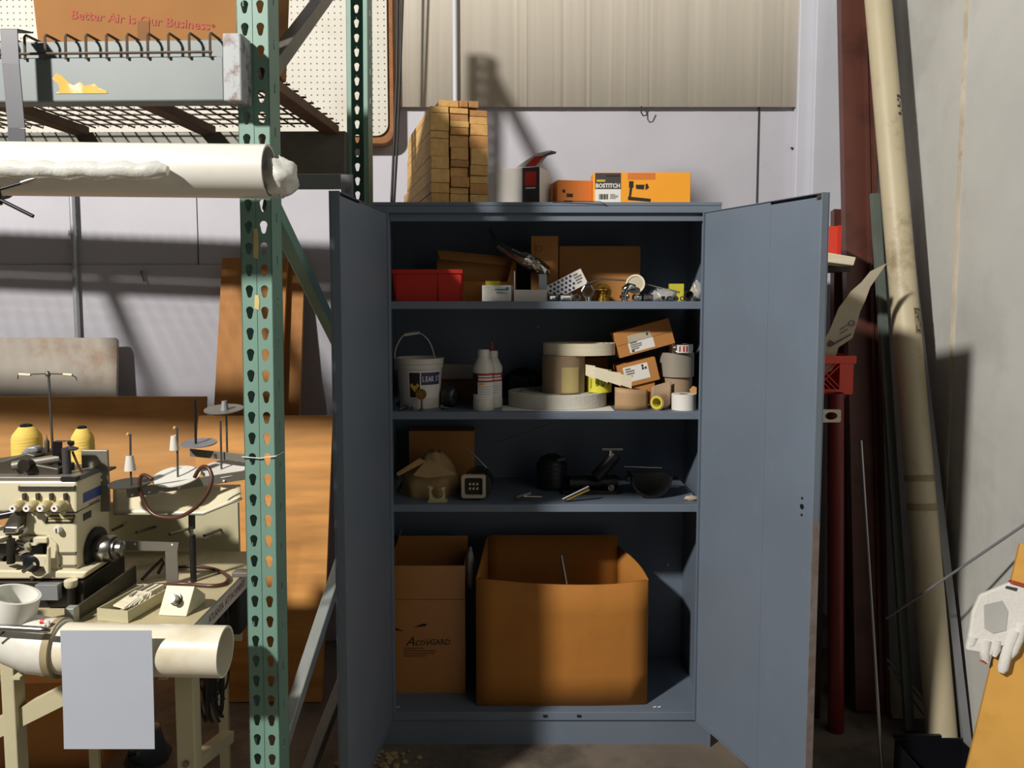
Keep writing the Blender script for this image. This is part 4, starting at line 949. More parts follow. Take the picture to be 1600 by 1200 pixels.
# ================================================================== beside the cabinet, right
# narrow dark shelf unit behind the right door
g = thing('steel_shelf_unit', 'dark brown shelf unit half hidden behind the open right door', 'shelf', (.97, 3.05, 0))
SU0, SU1, SYF, SYB = .76, 1.16, 2.90, 3.20
for x in (SU0, SU1 - .03):
    for y in (SYF, SYB - .03): MB().box(x, x + .03, y, y + .03, 0, zat(612, 2.93) - .019 if (x > 1 and y == SYF) else 1.86).build('post', 'shelf_brown', g)
zs1, zs2, zs3 = zat(410, 2.93) - .014, zat(612, 2.93), .35
for z in (zs1, zs2, zs3): MB().box(SU0, SU1 + .06, SYF + .003, SYB, z - .02, z).build('shelf', 'shelf_brown', g)
MB().box(SU0, SU1 + .03, SYB, SYB + .004, 0, 1.82).build('back_sheet', 'shelf_brown', g)
# red bin on top shelf
x1_ = xat(1315, 375, 2.95); xk = xat(1250, 375, 2.95)
g = thing('red_bin', 'red plastic bin standing on the upper level behind the cabinet door', 'bin', ((x1_ + xk) / 2, 3.01, zs1))
hh = zat(353, 2.95) - zs1; w2 = (x1_ - xk) / 2
mb = MB().box(-w2, w2, -.05, -.047, 0, hh).box(-w2, w2, .12, .123, 0, hh).box(-w2, -w2 + .003, -.047, .12, 0, hh).box(w2 - .003, w2, -.047, .12, 0, hh).box(-w2, w2, -.05, .12, 0, .003)
mb.build('body', 'red_crate', g, world=False); MB().box(w2 - .010, w2 + .002, -.054, -.047, 0, hh + .003).build('corner_rib', 'red_plastic', g, world=False)
# white plank end
a, b, c, d = P(1262, 406, 2.80), P(1334, 415, 2.80), P(1338, 402, 2.80), P(1262, 389, 2.80)
tag(MB().hexa(a, b, c, d, (-.01, .135, 0)).build('foam_strip', 'webbing', bevel=.003), 'cream foam strip sticking out past the cabinet door below the red bin', 'strip')
# torn card flap
cf = [(1300, 580), (1262, 585), (1262, 560), (1280, 545), (1296, 517), (1310, 482), (1330, 455), (1346, 441), (1360, 424), (1386, 411), (1374, 428), (1360, 448), (1352, 470), (1344, 487), (1339, 506), (1332, 528), (1310, 543)]
Yf = 2.828
g = thing('torn_card_flap', 'torn cardboard flap pointing up beyond the cabinet door', 'card', P(1290, 552, Yf))
MB().prism([P(a, b, Yf + .05 * (b - 411) / 145) for a, b in cf], (.001, .004, 0)).build('sheet', 'flap_grey', g)
MB().hexa(P(1296, 543, Yf + .04), P(1330, 523, Yf + .035), P(1331, 521, Yf + .034), P(1296, 540, Yf + .039), (0, -.001, 0)).build('print', 'charcoal', g)
tt = [P(1293, 541, Yf + .038), P(1297, 531, Yf + .036), P(1305, 536, Yf + .036)]
MB().prism(tt, (0, -.001, 0)).build('triangle_mark', 'charcoal', g)
cc = P(1331, 505, Yf + .031); MB().ring(.012, .006, 0, .001, 16, RT(cc, rx=pi / 2)).build('round_mark', 'grey_print', g)
for q in (0, 1): MB().hexa(P(1313, 516 + q * 7, Yf + .034), P(1325, 508 + q * 7, Yf + .033), P(1325, 506 + q * 7, Yf + .033), P(1313, 514 + q * 7, Yf + .034), (0, -.001, 0)).build('print', 'grey_print', g)
# red crate
x0_, x1_ = xat(1230, 580, 2.85), xat(1337, 580, 2.85); z0_, z1_ = zs2, zat(556, 2.85)
z0_ = zs2
g = thing('lattice_crate', 'red plastic crate with diamond lattice sides behind the cabinet door', 'crate', ((x0_ + x1_) / 2, 2.85, z0_)); w2 = (x1_ - x0_) / 2; hh = z1_ - z0_
MB().box(-w2, w2, -.006, .006, hh - .028, hh).build('front_rim', 'red_crate', g, world=False, bevel=.002)
MB().box(-w2 + .004, w2 - .012, -.003, .004, 0, .018).build('bottom_rim', 'red_crate', g, world=False, bevel=.002)
MB().hexa((w2 - .058, -.003, .016), (w2 - .014, -.003, .016), (w2 - .008, -.003, hh - .026), (w2 - .058, -.003, hh - .026), (0, .007, 0)).build('corner_panel', 'red_crate', g, world=False)
lt = MB()
for i in range(-3, 9):
    for s_ in (1, -1):
        a = Vector((-w2 + .02 * i if s_ > 0 else -w2 + .02 * i + (hh - .04), 0, .016)); b = a + Vector((s_ * (hh - .04), 0, hh - .04))
        if min(a.x, b.x) > -w2 - .03 and max(a.x, b.x) < w2 - .045: bar(lt, a, b, .003, .0022, up=(0, 1, 0))
lt.build('lattice', 'red_crate', g, world=False)
MB().box(w2 - .012, w2 - .008, .0, .25, 0, hh).build('side_wall', 'red_crate', g, world=False)
MB().box(-w2, -w2 + .004, .0, .25, 0, hh).build('side_wall', 'red_crate', g, world=False)
MB().box(-w2, w2 - .01, .246, .25, 0, hh).build('back_wall', 'red_crate', g, world=False)
MB().box(-w2, w2 - .01, 0, .25, -.001, .003).build('base', 'red_crate', g, world=False)
# cream flat tab with hole
a0, a1 = xat(1240, 650, 2.62), xat(1314, 650, 2.62); zt_, zb_ = zat(640, 2.62), zat(660, 2.62); xm, zm = xat(1299, 650, 2.62), (zt_ + zb_) / 2
tab = MB().prism([(a0, 2.62, zb_), (a1 - .004, 2.62, zb_), (a1, 2.62, zb_ + .004), (a1, 2.62, zt_ - .004), (a1 - .004, 2.62, zt_), (a0, 2.62, zt_)], (0, .004, 0), [[(xm + .021 * math.cos(t), 2.62, zm + .013 * math.sin(t)) for t in [2 * pi * i / 14 for i in range(14)]]])
tb_ = tab.build('slotted_tab', 'webbing'); tag(tb_, 'cream slotted steel tab sticking out behind the cabinet door', 'bracket')
bb = MB().box(a0, a0 + .02, 2.62, SYF + .003, zb_, zt_).build('arm', 'shelf_brown', tb_)
# brown steel channels leaning in the corner
def leaning(pb, pt, name, label, prof, mat, cat, ext=(0, 0)):
    pb = Vector(pb); pt = Vector(pt); t = (pt - pb).normalized(); sx = Vector((1, 0, 0)); sx = (sx - t * sx.dot(t)).normalized(); sy = t.cross(sx)
    if sy.y < 0: sy = -sy
    mb = MB(); n = len(prof)
    vs = [p + sx * a + sy * b for p in (pb, pt) for a, b in prof]
    mb.add(vs, [(i, (i + 1) % n, n + (i + 1) % n, n + i) for i in range(n)])
    tri = tessellate_polygon([[Vector((a, b, 0)) for a, b in prof]])
    for tt in tri: mb.f.append(tuple(tt)); mb.f.append(tuple(n + i for i in tt))
    return tag(mb.build(name, mat), label, cat)
chan = [(a * .84, b * .84) for a, b in [(-.085, 0), (.02, 0), (.02, -.014), (.034, -.014), (.034, -.006), (.046, -.006), (.046, -.018), (.064, -.018), (.064, .05), (.060, .05), (.060, .004), (-.081, .004), (-.081, .05), (-.085, .05)]]
_b = Vector((xat(1366, 1130, 2.93), 2.93, .016)); _t = P(1341, 0, 3.40)
leaning(_b, _b + (_t - _b) * 1.02, 'steel_channel', 'long brown steel channel with ridged face leaning in the corner', chan, 'brown_steel', 'channel')
chan2 = [(-.05, 0), (.05, 0), (.05, .04), (.046, .04), (.046, .004), (-.046, .004), (-.046, .04), (-.05, .04)]
leaning((xat(1330, 1110, 3.0), 3.05, .014), (xat(1320, 300, 3.40), 3.38, 1.95), 'steel_channel', 'shorter dark brown channel leaning behind the ridged channel', chan2, 'brown_steel', 'channel')
a = PZ(1306, 1140, .004); b = P(1306, 614, 2.81)
tag(MB().pipe(a, b, .028, .024, 24).build('red_pipe', 'red_pipe', smooth=40), 'dark red pipe standing behind the cabinet door edge', 'pipe')
a = P(1378, 1215, 2.6); a.z = .004; b = P(1345, 688, 2.86)
a = PZ(1378, 1204, .004); b = P(1345, 688, a.y + .20); tag(MB().cyl(a, b, .0055, n=10).build('steel_rod', 'steel', smooth=50), 'thin bright steel rod leaning against the brown channel', 'rod')
# old PVC pipe leaning
yb_, yt_ = 2.72, 3.40
def onray(px, py, Y): return P(px, py, Y)
pa = PZ(1473, 1166, .012); pb = onray(1372, 0, 3.28)
t = (pb - pa).normalized(); pa = pa - t * ((pa.z - .012) / t.z); pb = pb + t * .15
g = thing('leaning_pvc_pipe', 'long stained cream PVC pipe leaning in the corner', 'pipe', pa)
RP = .0495
MB().pipe(pa, pb, RP, RP - .004, 36).build('tube', 'pvc_old', g, smooth=40)
def on_pipe(py):
    best = min((abs(0 - 0), 0) for _ in (0,))
    lo, hi = 0, 1
    for _ in range(40):
        m = (lo + hi) / 2; q = pa.lerp(pb, m); d = q - CAM
        f_ = Vector((0, math.cos(PITCH), -math.sin(PITCH))); u_ = Vector((0, math.sin(PITCH), math.cos(PITCH)))
        yy = CY - F * d.dot(u_) / d.dot(f_)
        if yy > py: lo = m
        else: hi = m
    return lo
for y0, y1 in ((742, 752), (786, 797)):
    q0, q1 = pa.lerp(pb, on_pipe(y1)), pa.lerp(pb, on_pipe(y0)); MB().pipe(q0, q1, RP + .0012, RP, 36).build('stain_band', 'pvc_brown', g, smooth=40)
u_ = (Vector((-1, 0, 0)) - t * t.dot(Vector((-1, 0, 0)))).normalized(); v_ = t.cross(u_); v_ = v_ if v_.y < 0 else -v_
def patch(y0, y1, a0, a1, mat, nm, off=.0008):
    m0, m1 = on_pipe(y1), on_pipe(y0)
    MB().grid(lambda u, v: pa.lerp(pb, m0 + (m1 - m0) * v) + (u_ * math.cos(a0 + (a1 - a0) * u) + v_ * math.sin(a0 + (a1 - a0) * u)) * (RP + off), 8, 1).build(nm, mat, g, solid=.0004)
patch(484, 524, math.radians(100), math.radians(158), 'pvc_brown', 'print_panel')
for i, (y0, y1, a0, a1) in enumerate(((486, 488, 100, 158), (489, 494, 104, 110), (490, 505, 118, 122), (498, 500, 106, 122), (505, 514, 128, 132), (508, 510, 128, 146), (512, 522, 104, 107), (518, 521, 110, 124), (156, 160, 110, 150), (162, 166, 110, 118), (166, 174, 124, 128), (172, 175, 108, 128), (178, 180, 132, 156), (183, 187, 110, 130))):
    patch(y0, y1, math.radians(a0), math.radians(a1), 'charcoal', 'print_mark', .0014)
# grey battens beside the pipe
b1 = MB(); bar(b1, PZ(1511, 1170, .012), P(1405, 255, 3.22), .028, .02, up=(0, 1, 0))
tag(b1.build('steel_angle', 'grey_metal'), 'thin grey metal strip leaning to the right of the PVC pipe', 'strip')
b1 = MB(); a = P(1402, 850, 2.93); b = P(1374, 420, 3.13); tt = (b - a).normalized(); a = a - tt * ((a.z - .014) / tt.z); bar(b1, a, b + tt * .3, .032, .02, up=(0, 1, 0))
tag(b1.build('steel_angle', 'grey_green'), 'dark grey green strip leaning between brown channel and PVC pipe', 'strip')
b1 = MB(); bar(b1, P(1512, 1120, 2.8), P(1478, 480, 3.25), .020, .015, up=(0, 1, 0)); b1 = MB()
for i, (q0, q1) in enumerate((((1386, 1030), (1452, 1108)), ((1388, 1042), (1452, 1128)))):
    m = MB(); a = P(*q0, 2.87); b = P(*q1, 2.85); m.tube([a, b, b + (b - a) * .3], .004, 6)
    tag(m.build('thin_strap', 'grey_metal'), ('upper' if i == 0 else 'lower') + ' of two thin grey strips slanting behind the pipe foot', 'strip')
q = [P(1394, 1168, 2.90), P(1462, 1168, 2.90), P(1440, 1075, 3.0), P(1394, 1042, 3.0)]
bpn = MB().hexa((q[0].x, 2.90, .002), (q[1].x, 2.90, .002), (q[1].x - .03, 3.0, q[2].z), (q[0].x + .0, 3.0, q[3].z), (0, .012, 0))
tag(bpn.build('beige_panel', 'beige_panel'), 'beige panel offcut leaning behind the pipe foot', 'panel')
# diagonal thin rod resting on the plywood
tag(MB().cyl(P(1385, 966, 2.76), P(1640, 793, 2.30), .0042, n=8).build('thin_rod', 'grey_metal', smooth=50), 'thin grey rod slanting across the PVC pipe', 'rod')
# plywood leaning to the side wall
A1 = P(1594, 849, 2.06); A0 = P(1511, 1200, 1.96); A0 = A0 + (A0 - A1) * ((A0.z - .02) / (A1.z - A0.z))
PE = Vector((.95, -.31, 0)).normalized(); PU = (A1 - A0).normalized(); PN = PE.cross(PU).normalized(); PN = PN if PN.y < 0 else -PN
PE2 = (PE + PU * -.25).normalized()
mb = MB().hexa(A0, A0 + PE2 * .30, A1 + PE2 * .30, A1, PN * -.014)
ply = mb.build('plywood_sheet', 'plywood_right'); tag(ply, 'yellow plywood sheet leaning on the concrete side wall', 'plywood')
# work glove lying over its edge
def PP(px, py, off):
    d = P(px, py, 1.0) - CAM; return CAM + d * ((A0 + PN * off - CAM).dot(PN) / d.dot(PN))
g = thing('work_glove', 'white work glove with red cuff hung over the plywood edge', 'glove', PP(1545, 1050, .01))
outl = [(1577, 908), (1602, 916), (1612, 950), (1604, 990), (1592, 1000), (1574, 1008), (1556, 1008), (1550, 1022), (1540, 1024), (1528, 1018), (1506, 1014), (1512, 985), (1516, 955), (1528, 928)]
def puff(poly, off, th, name, mat, bev):
    MB().prism([PP(a, b, off) for a, b in poly], PN * th).build(name, mat, g, bevel=bev)
puff(outl, .002, .020, 'palm', 'glove_white', .008)
def gf(pts, r, mat='glove_white', nm='finger'):
    MB().tube([PP(a, b, .015) for a, b in pts], [q * .82 for q in r], 12).build(nm, mat, g, smooth=60)
gf([(1585, 985), (1577, 1008), (1571, 1028), (1567, 1044), (1564, 1051)], [.020, .017, .016, .016, .009])
gf([(1596, 975), (1590, 1000), (1583, 1018), (1578, 1028)], [.018, .016, .014, .007])
gf([(1520, 995), (1518, 1006), (1512, 1013)], [.016, .012, .006])
gf([(1540, 1000), (1538, 1018), (1539, 1030), (1543, 1036)], [.018, .016, .013, .007])
gf([(1556, 1000), (1556, 1015), (1553, 1026)], [.016, .014, .007])
puff([(1576, 905), (1604, 913), (1604, 920), (1574, 911)], .001, .024, 'cuff', 'red_print', .004)
puff([(1537, 945), (1566, 938), (1575, 955), (1572, 985), (1552, 990), (1538, 982)], .021, .003, 'grey_print', 'glove_grey', .001)
puff([(1572, 915), (1590, 919), (1588, 924), (1570, 919)], .021, .003, 'cuff_mark', 'charcoal', .001)
puff([(1534, 1030), (1541, 1035), (1540, 1037), (1530, 1032)], .012, .012, 'red_fingertip', 'red_print', .001)
# black tray on the floor
x0_, x1_ = xat(1402, 1185, 2.55), xat(1524, 1185, 2.5); zt2 = zat(1172, 2.5)
g = thing('black_tray', 'black plastic tray on the floor below the PVC pipe', 'tray', ((x0_ + x1_) / 2, 2.45, 0)); w2 = (x1_ - x0_) / 2
MB().box(-w2, w2, -.05, -.045, 0, zt2 - .02).box(-w2, w2, .12, .125, 0, zt2).box(-w2, -w2 + .005, -.045, .12, 0, zt2 - .01).box(w2 - .005, w2, -.045, .12, 0, zt2 - .01).box(-w2, w2, -.045, .12, 0, .005).build('body', 'black_gloss', g, world=False, bevel=.002)
MB().box(-w2 - .004, w2 * .35, .118, .13, zt2, zt2 + .01).build('rim', 'black_gloss', g, world=False)
# ================================================================== left: sheets leaning on the back wall
def lean_board(pts, th, name, label, mat, cat='board'):
    # pts: (px, py, Y) ccw
    return tag(MB().hexa(*[P(*q) for q in pts], (0, th, 0)).build(name, mat), label, cat)
def drop(px_l, px_r, ytop, Yt, Yb, th, name, label, mat, zb=.003, radius=0):
    a = P(px_l, ytop, Yt); b = P(px_r, ytop, Yt)
    lo = [Vector((a.x, Yb, zb)), Vector((b.x, Yb, zb))]
    if radius:
        up = (a - lo[0]).normalized(); rt = Vector((1, 0, 0))
        cor = [b - rt * radius - up * radius + (rt * math.cos(t) + up * math.sin(t)) * radius for t in [pi / 2 * i / 6 for i in range(7)]]
        return tag(MB().prism([lo[0], lo[1]] + cor + [a], (0, th, 0)).build(name, mat), label, 'board')
    return tag(MB().hexa(lo[0], lo[1], b, a, (0, th, 0)).build(name, mat, bevel=.001), label, 'board')
drop(-260, 183, 528, 3.50, 3.34, .018, 'worn_board', 'worn whitish board with rounded corner leaning on the back wall', 'worn_board', radius=.02)
drop(-280, 322, 620, 3.40, 3.24, .018, 'plywood_sheet', 'wide tan plywood sheet leaning low in front of the worn board', 'plywood')
drop(347, 449, 403, 3.52, 3.12, .020, 'tall_plywood', 'tall narrow plywood board seen behind the green post', 'plywood_tall')
drop(447, 476, 409, 3.555, 3.18, .020, 'tall_plywood', 'second tall plywood strip standing just behind the first', 'plywood_tall')
drop(310, 520, 650, 3.30, 3.02, .018, 'grained_plywood', 'plywood sheet with bold wavy grain leaning beside the cabinet', 'plywood_grain')

# ================================================================== sewing table
TZ = .79
fr = PZ(296, 977, TZ); bk = PZ(379, 903, TZ)
dirx = (bk - fr); dirx.z = 0; dirx.normalize()
TX = (fr.x + bk.x) / 2; TY0 = fr.y; TY1 = 2.46
tbl = thing('sewing_table', 'cream industrial sewing table with steel legs and lettered edge', 'table', (TX - .5, 2.1, 0))
MB().box(-2.0, TX, TY0, TY1, TZ - .012, TZ).build('tabletop', 'cream_table', tbl, bevel=.002)
ed = MB().box(TX - .004, TX + .001, TY0, TY1, TZ - .050, TZ - .004).build('lettered_edge', 'white_carton', tbl)
text('ATLANTA  ATTACHMENT', .026, 'red_print', tbl, WM[tbl.name].inverted() @ Matrix.Translation((TX + .0015, TY0 + .23, TZ - .028)) @ Matrix.Rotation(pi / 2, 4, 'Z') @ Matrix.Rotation(pi / 2, 4, 'X'), squash=.9)
MB().box(-2.0, TX - .02, TY0 + .01, TY0 + .04, TZ - .07, TZ - .012).build('apron', 'cream_paint', tbl)
lx0, lx1 = xat(276, 1100, TY0 + .03), xat(305, 1100, TY0 + .03)
MB().box(lx0, lx1, TY0 + .02, TY0 + .065, .04, TZ - .05).build('leg', 'cream_paint', tbl, bevel=.003)
ll0, ll1 = xat(5, 1070, TY0 + .05), xat(26, 1070, TY0 + .05)
MB().box(ll0, ll1, TY0 + .04, TY0 + .085, .04, TZ - .05).build('leg', 'cream_paint', tbl, bevel=.003)
MB().box(lx0, lx1, TY0 - .05, TY1 + .05, 0, .04).build('foot', 'cream_paint', tbl, bevel=.003)
MB().box(ll0, ll1, TY0 - .05, TY1 + .05, 0, .04).build('foot', 'cream_paint', tbl, bevel=.003)
b_ = MB(); bar(b_, Vector((lx0 - .005, TY0 + .07, TZ - .06)), P(-40, 1155, TY0 + .07), .03, .045, up=(0, 0, 1)); b_.build('diagonal_brace', 'cream_paint', tbl)
b_ = MB(); bar(b_, P(306, 1190, TY0 + .09), P(356, 1150, TY0 + .28), .035, .03); b_.build('foot_brace', 'cream_paint', tbl)
MB().lathe([(.008, 0), (.008, .006), (0, .006)], 8, RT((((lx0 + lx1) / 2), TY0 + .02, zat(1193, TY0 + .02)), rx=pi / 2)).build('bolt', 'dull_steel', tbl)
# floor-standing box in the dark under the table
carton('crushed_carton', 'dark brown carton in the shade under the sewing table', (xat(85, 1150, 2.6), 2.58, 0), (.34, .25, .30), 'cardboard', rz=.05)
# hook panel at the back of the table
PY = TY1 + .02
g = thing('hook_panel', 'cream panel with a row of steel pegs standing behind the table', 'panel', (xat(250, 850, PY), PY, 0))
hx0, hx1 = xat(100, 850, PY), xat(373, 850, PY)
MB().box(hx0, hx1, PY, PY + .015, TZ - .30, zat(786, PY)).build('board', 'cream_paint', g)
MB().box(hx0 + .05, hx0 + .08, PY, PY + .015, 0, TZ - .3).build('stand', 'cream_paint', g)
MB().box(hx1 - .08, hx1 - .05, PY, PY + .015, 0, TZ - .3).build('stand', 'cream_paint', g)
for a, b in (((191, 821), (176, 828)), ((243, 823), (213, 832)), ((295, 826), (265, 835)), ((345, 827), (319, 837))):
    MB().tube([P(*a, PY + .002), P(*b, PY - .10)], .0045, 8).build('peg', 'dull_steel', g, smooth=50)
# ------------------------------------------------ overlock sewing machine
MY = 2.02
def mp(px, py, dy=0): return P(px, py, MY + dy)
mc = thing('overlock_machine', 'cream industrial overlock sewing machine on the cream table', 'sewing machine', (xat(60, 900, 2.1), 2.1, TZ))
def mprism(poly, dy0, depth, name, mat, bev=.003, sm=0):
    return MB().prism([mp(a, b, dy0) for a, b in poly], (0, depth, 0)).build(name, mat, mc, bevel=bev, smooth=sm)
mprism([(-60, 905), (130, 905), (137, 893), (-60, 890)], -.015, .22, 'base_plate', 'cream_enamel', .005)
xr = mp(120, 800).x
# rear housing (full height right block) and slanted upper head
mprism([(72, 892), (120, 892), (120, 752), (-60, 752), (-60, 800), (12, 800), (20, 835), (72, 838)], 0, .17, 'body', 'cream_enamel', .006)
mprism([(-60, 838), (74, 838), (74, 850), (-60, 850)], .01, .10, 'arm_edge', 'cream_enamel', .004)
mprism([(75, 838), (88, 850), (92, 892), (76, 892)], -.006, .02, 'front_bulge', 'cream_enamel', .004)
mprism([(-60, 800), (120, 800), (120, 801.5), (-60, 801.5)], -.0015, .01, 'seam', 'oil_dark', 0)
for y0 in (866, 886): mprism([(91, y0), (118, y0), (118, y0 - 3), (91, y0 - 3)], -.004, .01, 'vent_bar', 'machine_grey', .001)
# side plates on the right face
def sidepatch(y0, y1, z0, z1, mat, nm, off=.001):
    def xz(z, y):
        lo_, hi_ = mp(120, 752), mp(120, 892); return lo_.x + (hi_.x - lo_.x) * (lo_.z - z) / (lo_.z - hi_.z) + off
    MB().hexa((xz(z0, y0), y0, z0), (xz(z0, y1), y1, z0), (xz(z1, y1), y1, z1), (xz(z1, y0), y0, z1), (-.004, 0, 0)).build(nm, mat, mc)
sidepatch(MY + .03, MY + .125, zat(783, MY + .05), zat(768, MY + .05), 'blue_print', 'blue_plate')
sidepatch(MY + .03, MY + .07, zat(811, MY + .05), zat(800, MY + .05), 'charcoal', 'dark_plate')
sidepatch(MY, MY + .17, zat(800, MY) - .001, zat(800, MY) + .001, 'oil_dark', 'side_seam')
sidepatch(MY + .06, MY + .11, zat(791, MY + .06), zat(787, MY + .06), 'grey_print', 'print')
# handwheel
hw0 = Vector((xr, MY + .085, zat(857, MY + .085)))
MB().lathe([(.058, 0), (.058, .006), (0, .006)], 36, RT(hw0, ry=pi / 2)).build('wheel_recess', 'black_rubber', mc, smooth=40)
hwp = MB().lathe([(.034, .006), (.036, .01), (.036, .045), (.033, .05), (.024, .05), (.024, .048), (0, .048)], 36, RT(hw0, ry=pi / 2)).build('handwheel', 'steel', mc, smooth=40)
MB().lathe([(.028, .05), (.028, .056), (.02, .056), (.02, .072), (.016, .074), (0, .074)], 30, RT(hw0, ry=pi / 2)).build('hub', 'steel', hwp, smooth=40)
MB().ring(.030, .026, .0495, .0525, 30, RT(hw0, ry=pi / 2)).build('groove', 'black_rubber', hwp, smooth=40)
MB().lathe([(.004, 0), (.004, .001), (0, .001)], 10, RT(hw0 + Vector((.02, -.0362, .005)), rx=pi / 2)).build('set_screw', 'black_rubber', hwp)
# tension knobs
for i, a in enumerate((27, 48, 69, 91)):
    c0 = mp(a + 8, 788, 0); T = RT(c0, rx=pi / 2)
    kn = MB().lathe([(.017, 0), (.017, .006), (.014, .008), (.014, .026), (.010, .032), (0, .032)], 24, T).build('tension_knob', 'cream_part', mc, smooth=40)
    MB().ring(.0085, .0035, .032, .042, 20, T).build('ring_cap', 'white_paper', kn, smooth=40)
    MB().lathe([(.0036, .034), (.0036, .040), (0, .040)], 12, T).build('hollow_shade', 'black_rubber', kn)  # black disc gives the ring cap's inside its shade by colour
    MB().box(c0.x + .006, c0.x + .012, c0.y - .01, c0.y, c0.z + .014, c0.z + .030).build('thread_post', 'machine_dark', mc)
    MB().lathe([(.006, 0), (.006, .012), (0, .012)], 10, RT(c0 + Vector((.001, 0, -.022)), rx=pi / 2)).build('thread_guide', 'cream_enamel', mc, smooth=40)
# name plate and face details
np_ = mprism([(71, 817.5), (113, 817.5), (117, 805.5), (75, 805.5)], -.0025, .003, 'name_plate', 'black_print', 0)
mprism([(74, 815), (112, 815), (113, 812.5), (75, 812.5)], -.0032, .001, 'plate_line', 'cream_part', 0)
mprism([(75, 811), (113.5, 811), (115, 807), (77, 807)], -.0032, .001, 'plate_line', 'cream_part', 0)
for a, b, r in ((93, 826.5, .009), (38, 827, .010)):
    T = RT(mp(a, b), rx=pi / 2); kn = MB().lathe([(r, 0), (r, .012), (r * .8, .015), (0, .015)], 18, T).build('dial', 'white_carton', mc, smooth=40)
    MB().box(mp(a, b).x - .001, mp(a, b).x + .001, MY - .0165, MY - .014, mp(a, b).z - r * .6, mp(a, b).z + r * .6).build('dial_slot', 'black_rubber', kn)
mprism([(28, 767), (117, 767), (117, 759), (28, 759)], -.004, .012, 'top_groove', 'machine_dark', .001)
mprism([(30, 762), (116, 762), (116, 759), (30, 759)], -.006, .004, 'top_trim', 'steel', .001)
# top cover, oil plates and posts
mprism([(-60, 753), (122, 753), (118, 745), (-60, 745)], .005, .16, 'top_cover', 'machine_grey', .003)
mprism([(-60, 747), (38, 747), (56, 712), (40, 708), (-5, 722), (-60, 730)], .04, .09, 'thread_plate', 'machine_dark', .004)
mprism([(35, 742), (92, 742), (92, 732), (50, 724), (35, 726)], .03, .08, 'lever_block', 'machine_dark', .004)
MB().cyl(mp(20, 728, .03), mp(94, 716, .06), .012, n=16).build('shaft', 'machine_grey', mc, smooth=40)
MB().lathe([(.016, 0), (.016, .02), (0, .02)], 18, RT(mp(44, 725, .03), rx=pi / 2)).build('collar', 'oil_dark', mc, smooth=40)
mprism([(30, 710), (44, 712), (60, 706), (56, 698), (40, 699)], .06, .03, 'cap', 'grey_metal', .006)
mprism([(82, 735), (91, 735), (91, 691), (105, 690), (105, 694), (110, 698), (110, 691), (82, 690)], .05, .02, 'oil_gauge_frame', 'black_gloss', .002)
MB().cyl(mp(105, 741, .04), mp(103, 700, .04), .0105, n=16).build('oil_post', 'charcoal', mc, smooth=40)
MB().lathe([(.018, 0), (.020, .004), (.006, .010), (0, .010)], 18, RT(mp(110, 703, .05))).build('post_cap', 'charcoal', mc, smooth=40)
MB().tube([mp(113, 705, .05), mp(119, 720, .05), mp(124, 731, .05), mp(130, 741, .05)], .003, 8).build('drip_wire', 'hose_brown', mc, smooth=50)
mprism([(94, 752), (119, 752), (119, 746), (94, 746)], -.002, .02, 'dark_slot', 'black_rubber', .001)
MB().lathe([(.006, 0), (.006, .03), (.002, .036), (0, .05)], 10, RT(mp(74, 707, .07))).build('oil_pin', 'machine_dark', mc, smooth=40)
a_ = xat(128, 750, MY + .12); b_ = xat(170, 750, MY + .12)
MB().box(a_, b_, MY + .12, MY + .128, zat(800, MY + .12), zat(703, MY + .12)).build('rear_bracket', 'machine_grey', mc, bevel=.003)
for q in (741, 750): MB().lathe([(.0035, 0), (.0035, .002), (0, .002)], 10, RT(P(158, q, MY + .12), rx=pi / 2)).build('hole', 'white_paper', mc)
MB().box(a_ - .05, a_ + .015, MY + .10, MY + .13, zat(753, MY + .12), zat(742, MY + .12)).build('bracket_arm', 'machine_grey', mc, bevel=.003)
# needle, looper and foot mechanism on the left
mech = MB()
mprism([(-60, 890), (68, 890), (68, 850), (-60, 838)], .05, .06, 'mechanism_cavity', 'oil_dark', .002)
mprism([(6, 838), (30, 838), (33, 808), (26, 795), (14, 806), (6, 820)], -.03, .03, 'presser_arm', 'machine_dark', .006)
mprism([(3, 834), (26, 834), (29, 824), (6, 823)], -.045, .03, 'needle_clamp', 'chrome', .004)
MB().cyl(mp(-10, 808, -.02), mp(32, 800, -.01), .010, n=14).build('presser_shaft', 'black_gloss', mc, smooth=40)
MB().cyl(mp(17, 842, -.02), mp(17, 880, -.02), .010, n=14).build('presser_bar', 'oil_dark', mc, smooth=40)
mprism([(33, 840), (73, 840), (73, 849), (60, 849), (56, 853), (33, 852)], -.012, .02, 'front_bracket', 'cream_enamel', .003)
MB().lathe([(.004, 0), (.004, .001), (0, .001)], 10, RT(mp(49, 845, -.0125), rx=pi / 2)).build('screw_hole', 'black_rubber', mc)
mprism([(72, 897), (76, 897), (76, 856), (73, 856), (72, 868), (50, 868), (38, 878), (46, 884), (68, 886)], -.03, .012, 'cloth_plate', 'cream_enamel', .003)
MB().lathe([(.022, 0), (.022, .02), (.014, .024), (0, .024)], 22, RT(mp(56, 877, -.01), rx=pi / 2)).build('looper_cover', 'black_gloss', mc, smooth=40)
MB().cyl(mp(36, 893, -.05), mp(54, 881, -.05), .005, n=10).build('thread_lever', 'chrome', mc, smooth=40)
for i, (a, b) in enumerate(((2, 845), (-6, 868), (30, 862), (8, 872), (36, 872), (28, 848))):
    MB().cyl(mp(a, b, -.01), mp(a + 14, b + (5 if i % 2 else -5), -.02), .006 + .002 * (i % 3), n=10).build('linkage', ('dull_steel', 'black_steel', 'chrome')[i % 3], mc, smooth=40)
MB().lathe([(.004, 0), (.006, .004), (0, .006)], 10, RT(mp(51, 902, -.016), rx=pi / 2)).build('front_screw', 'machine_dark', mc)
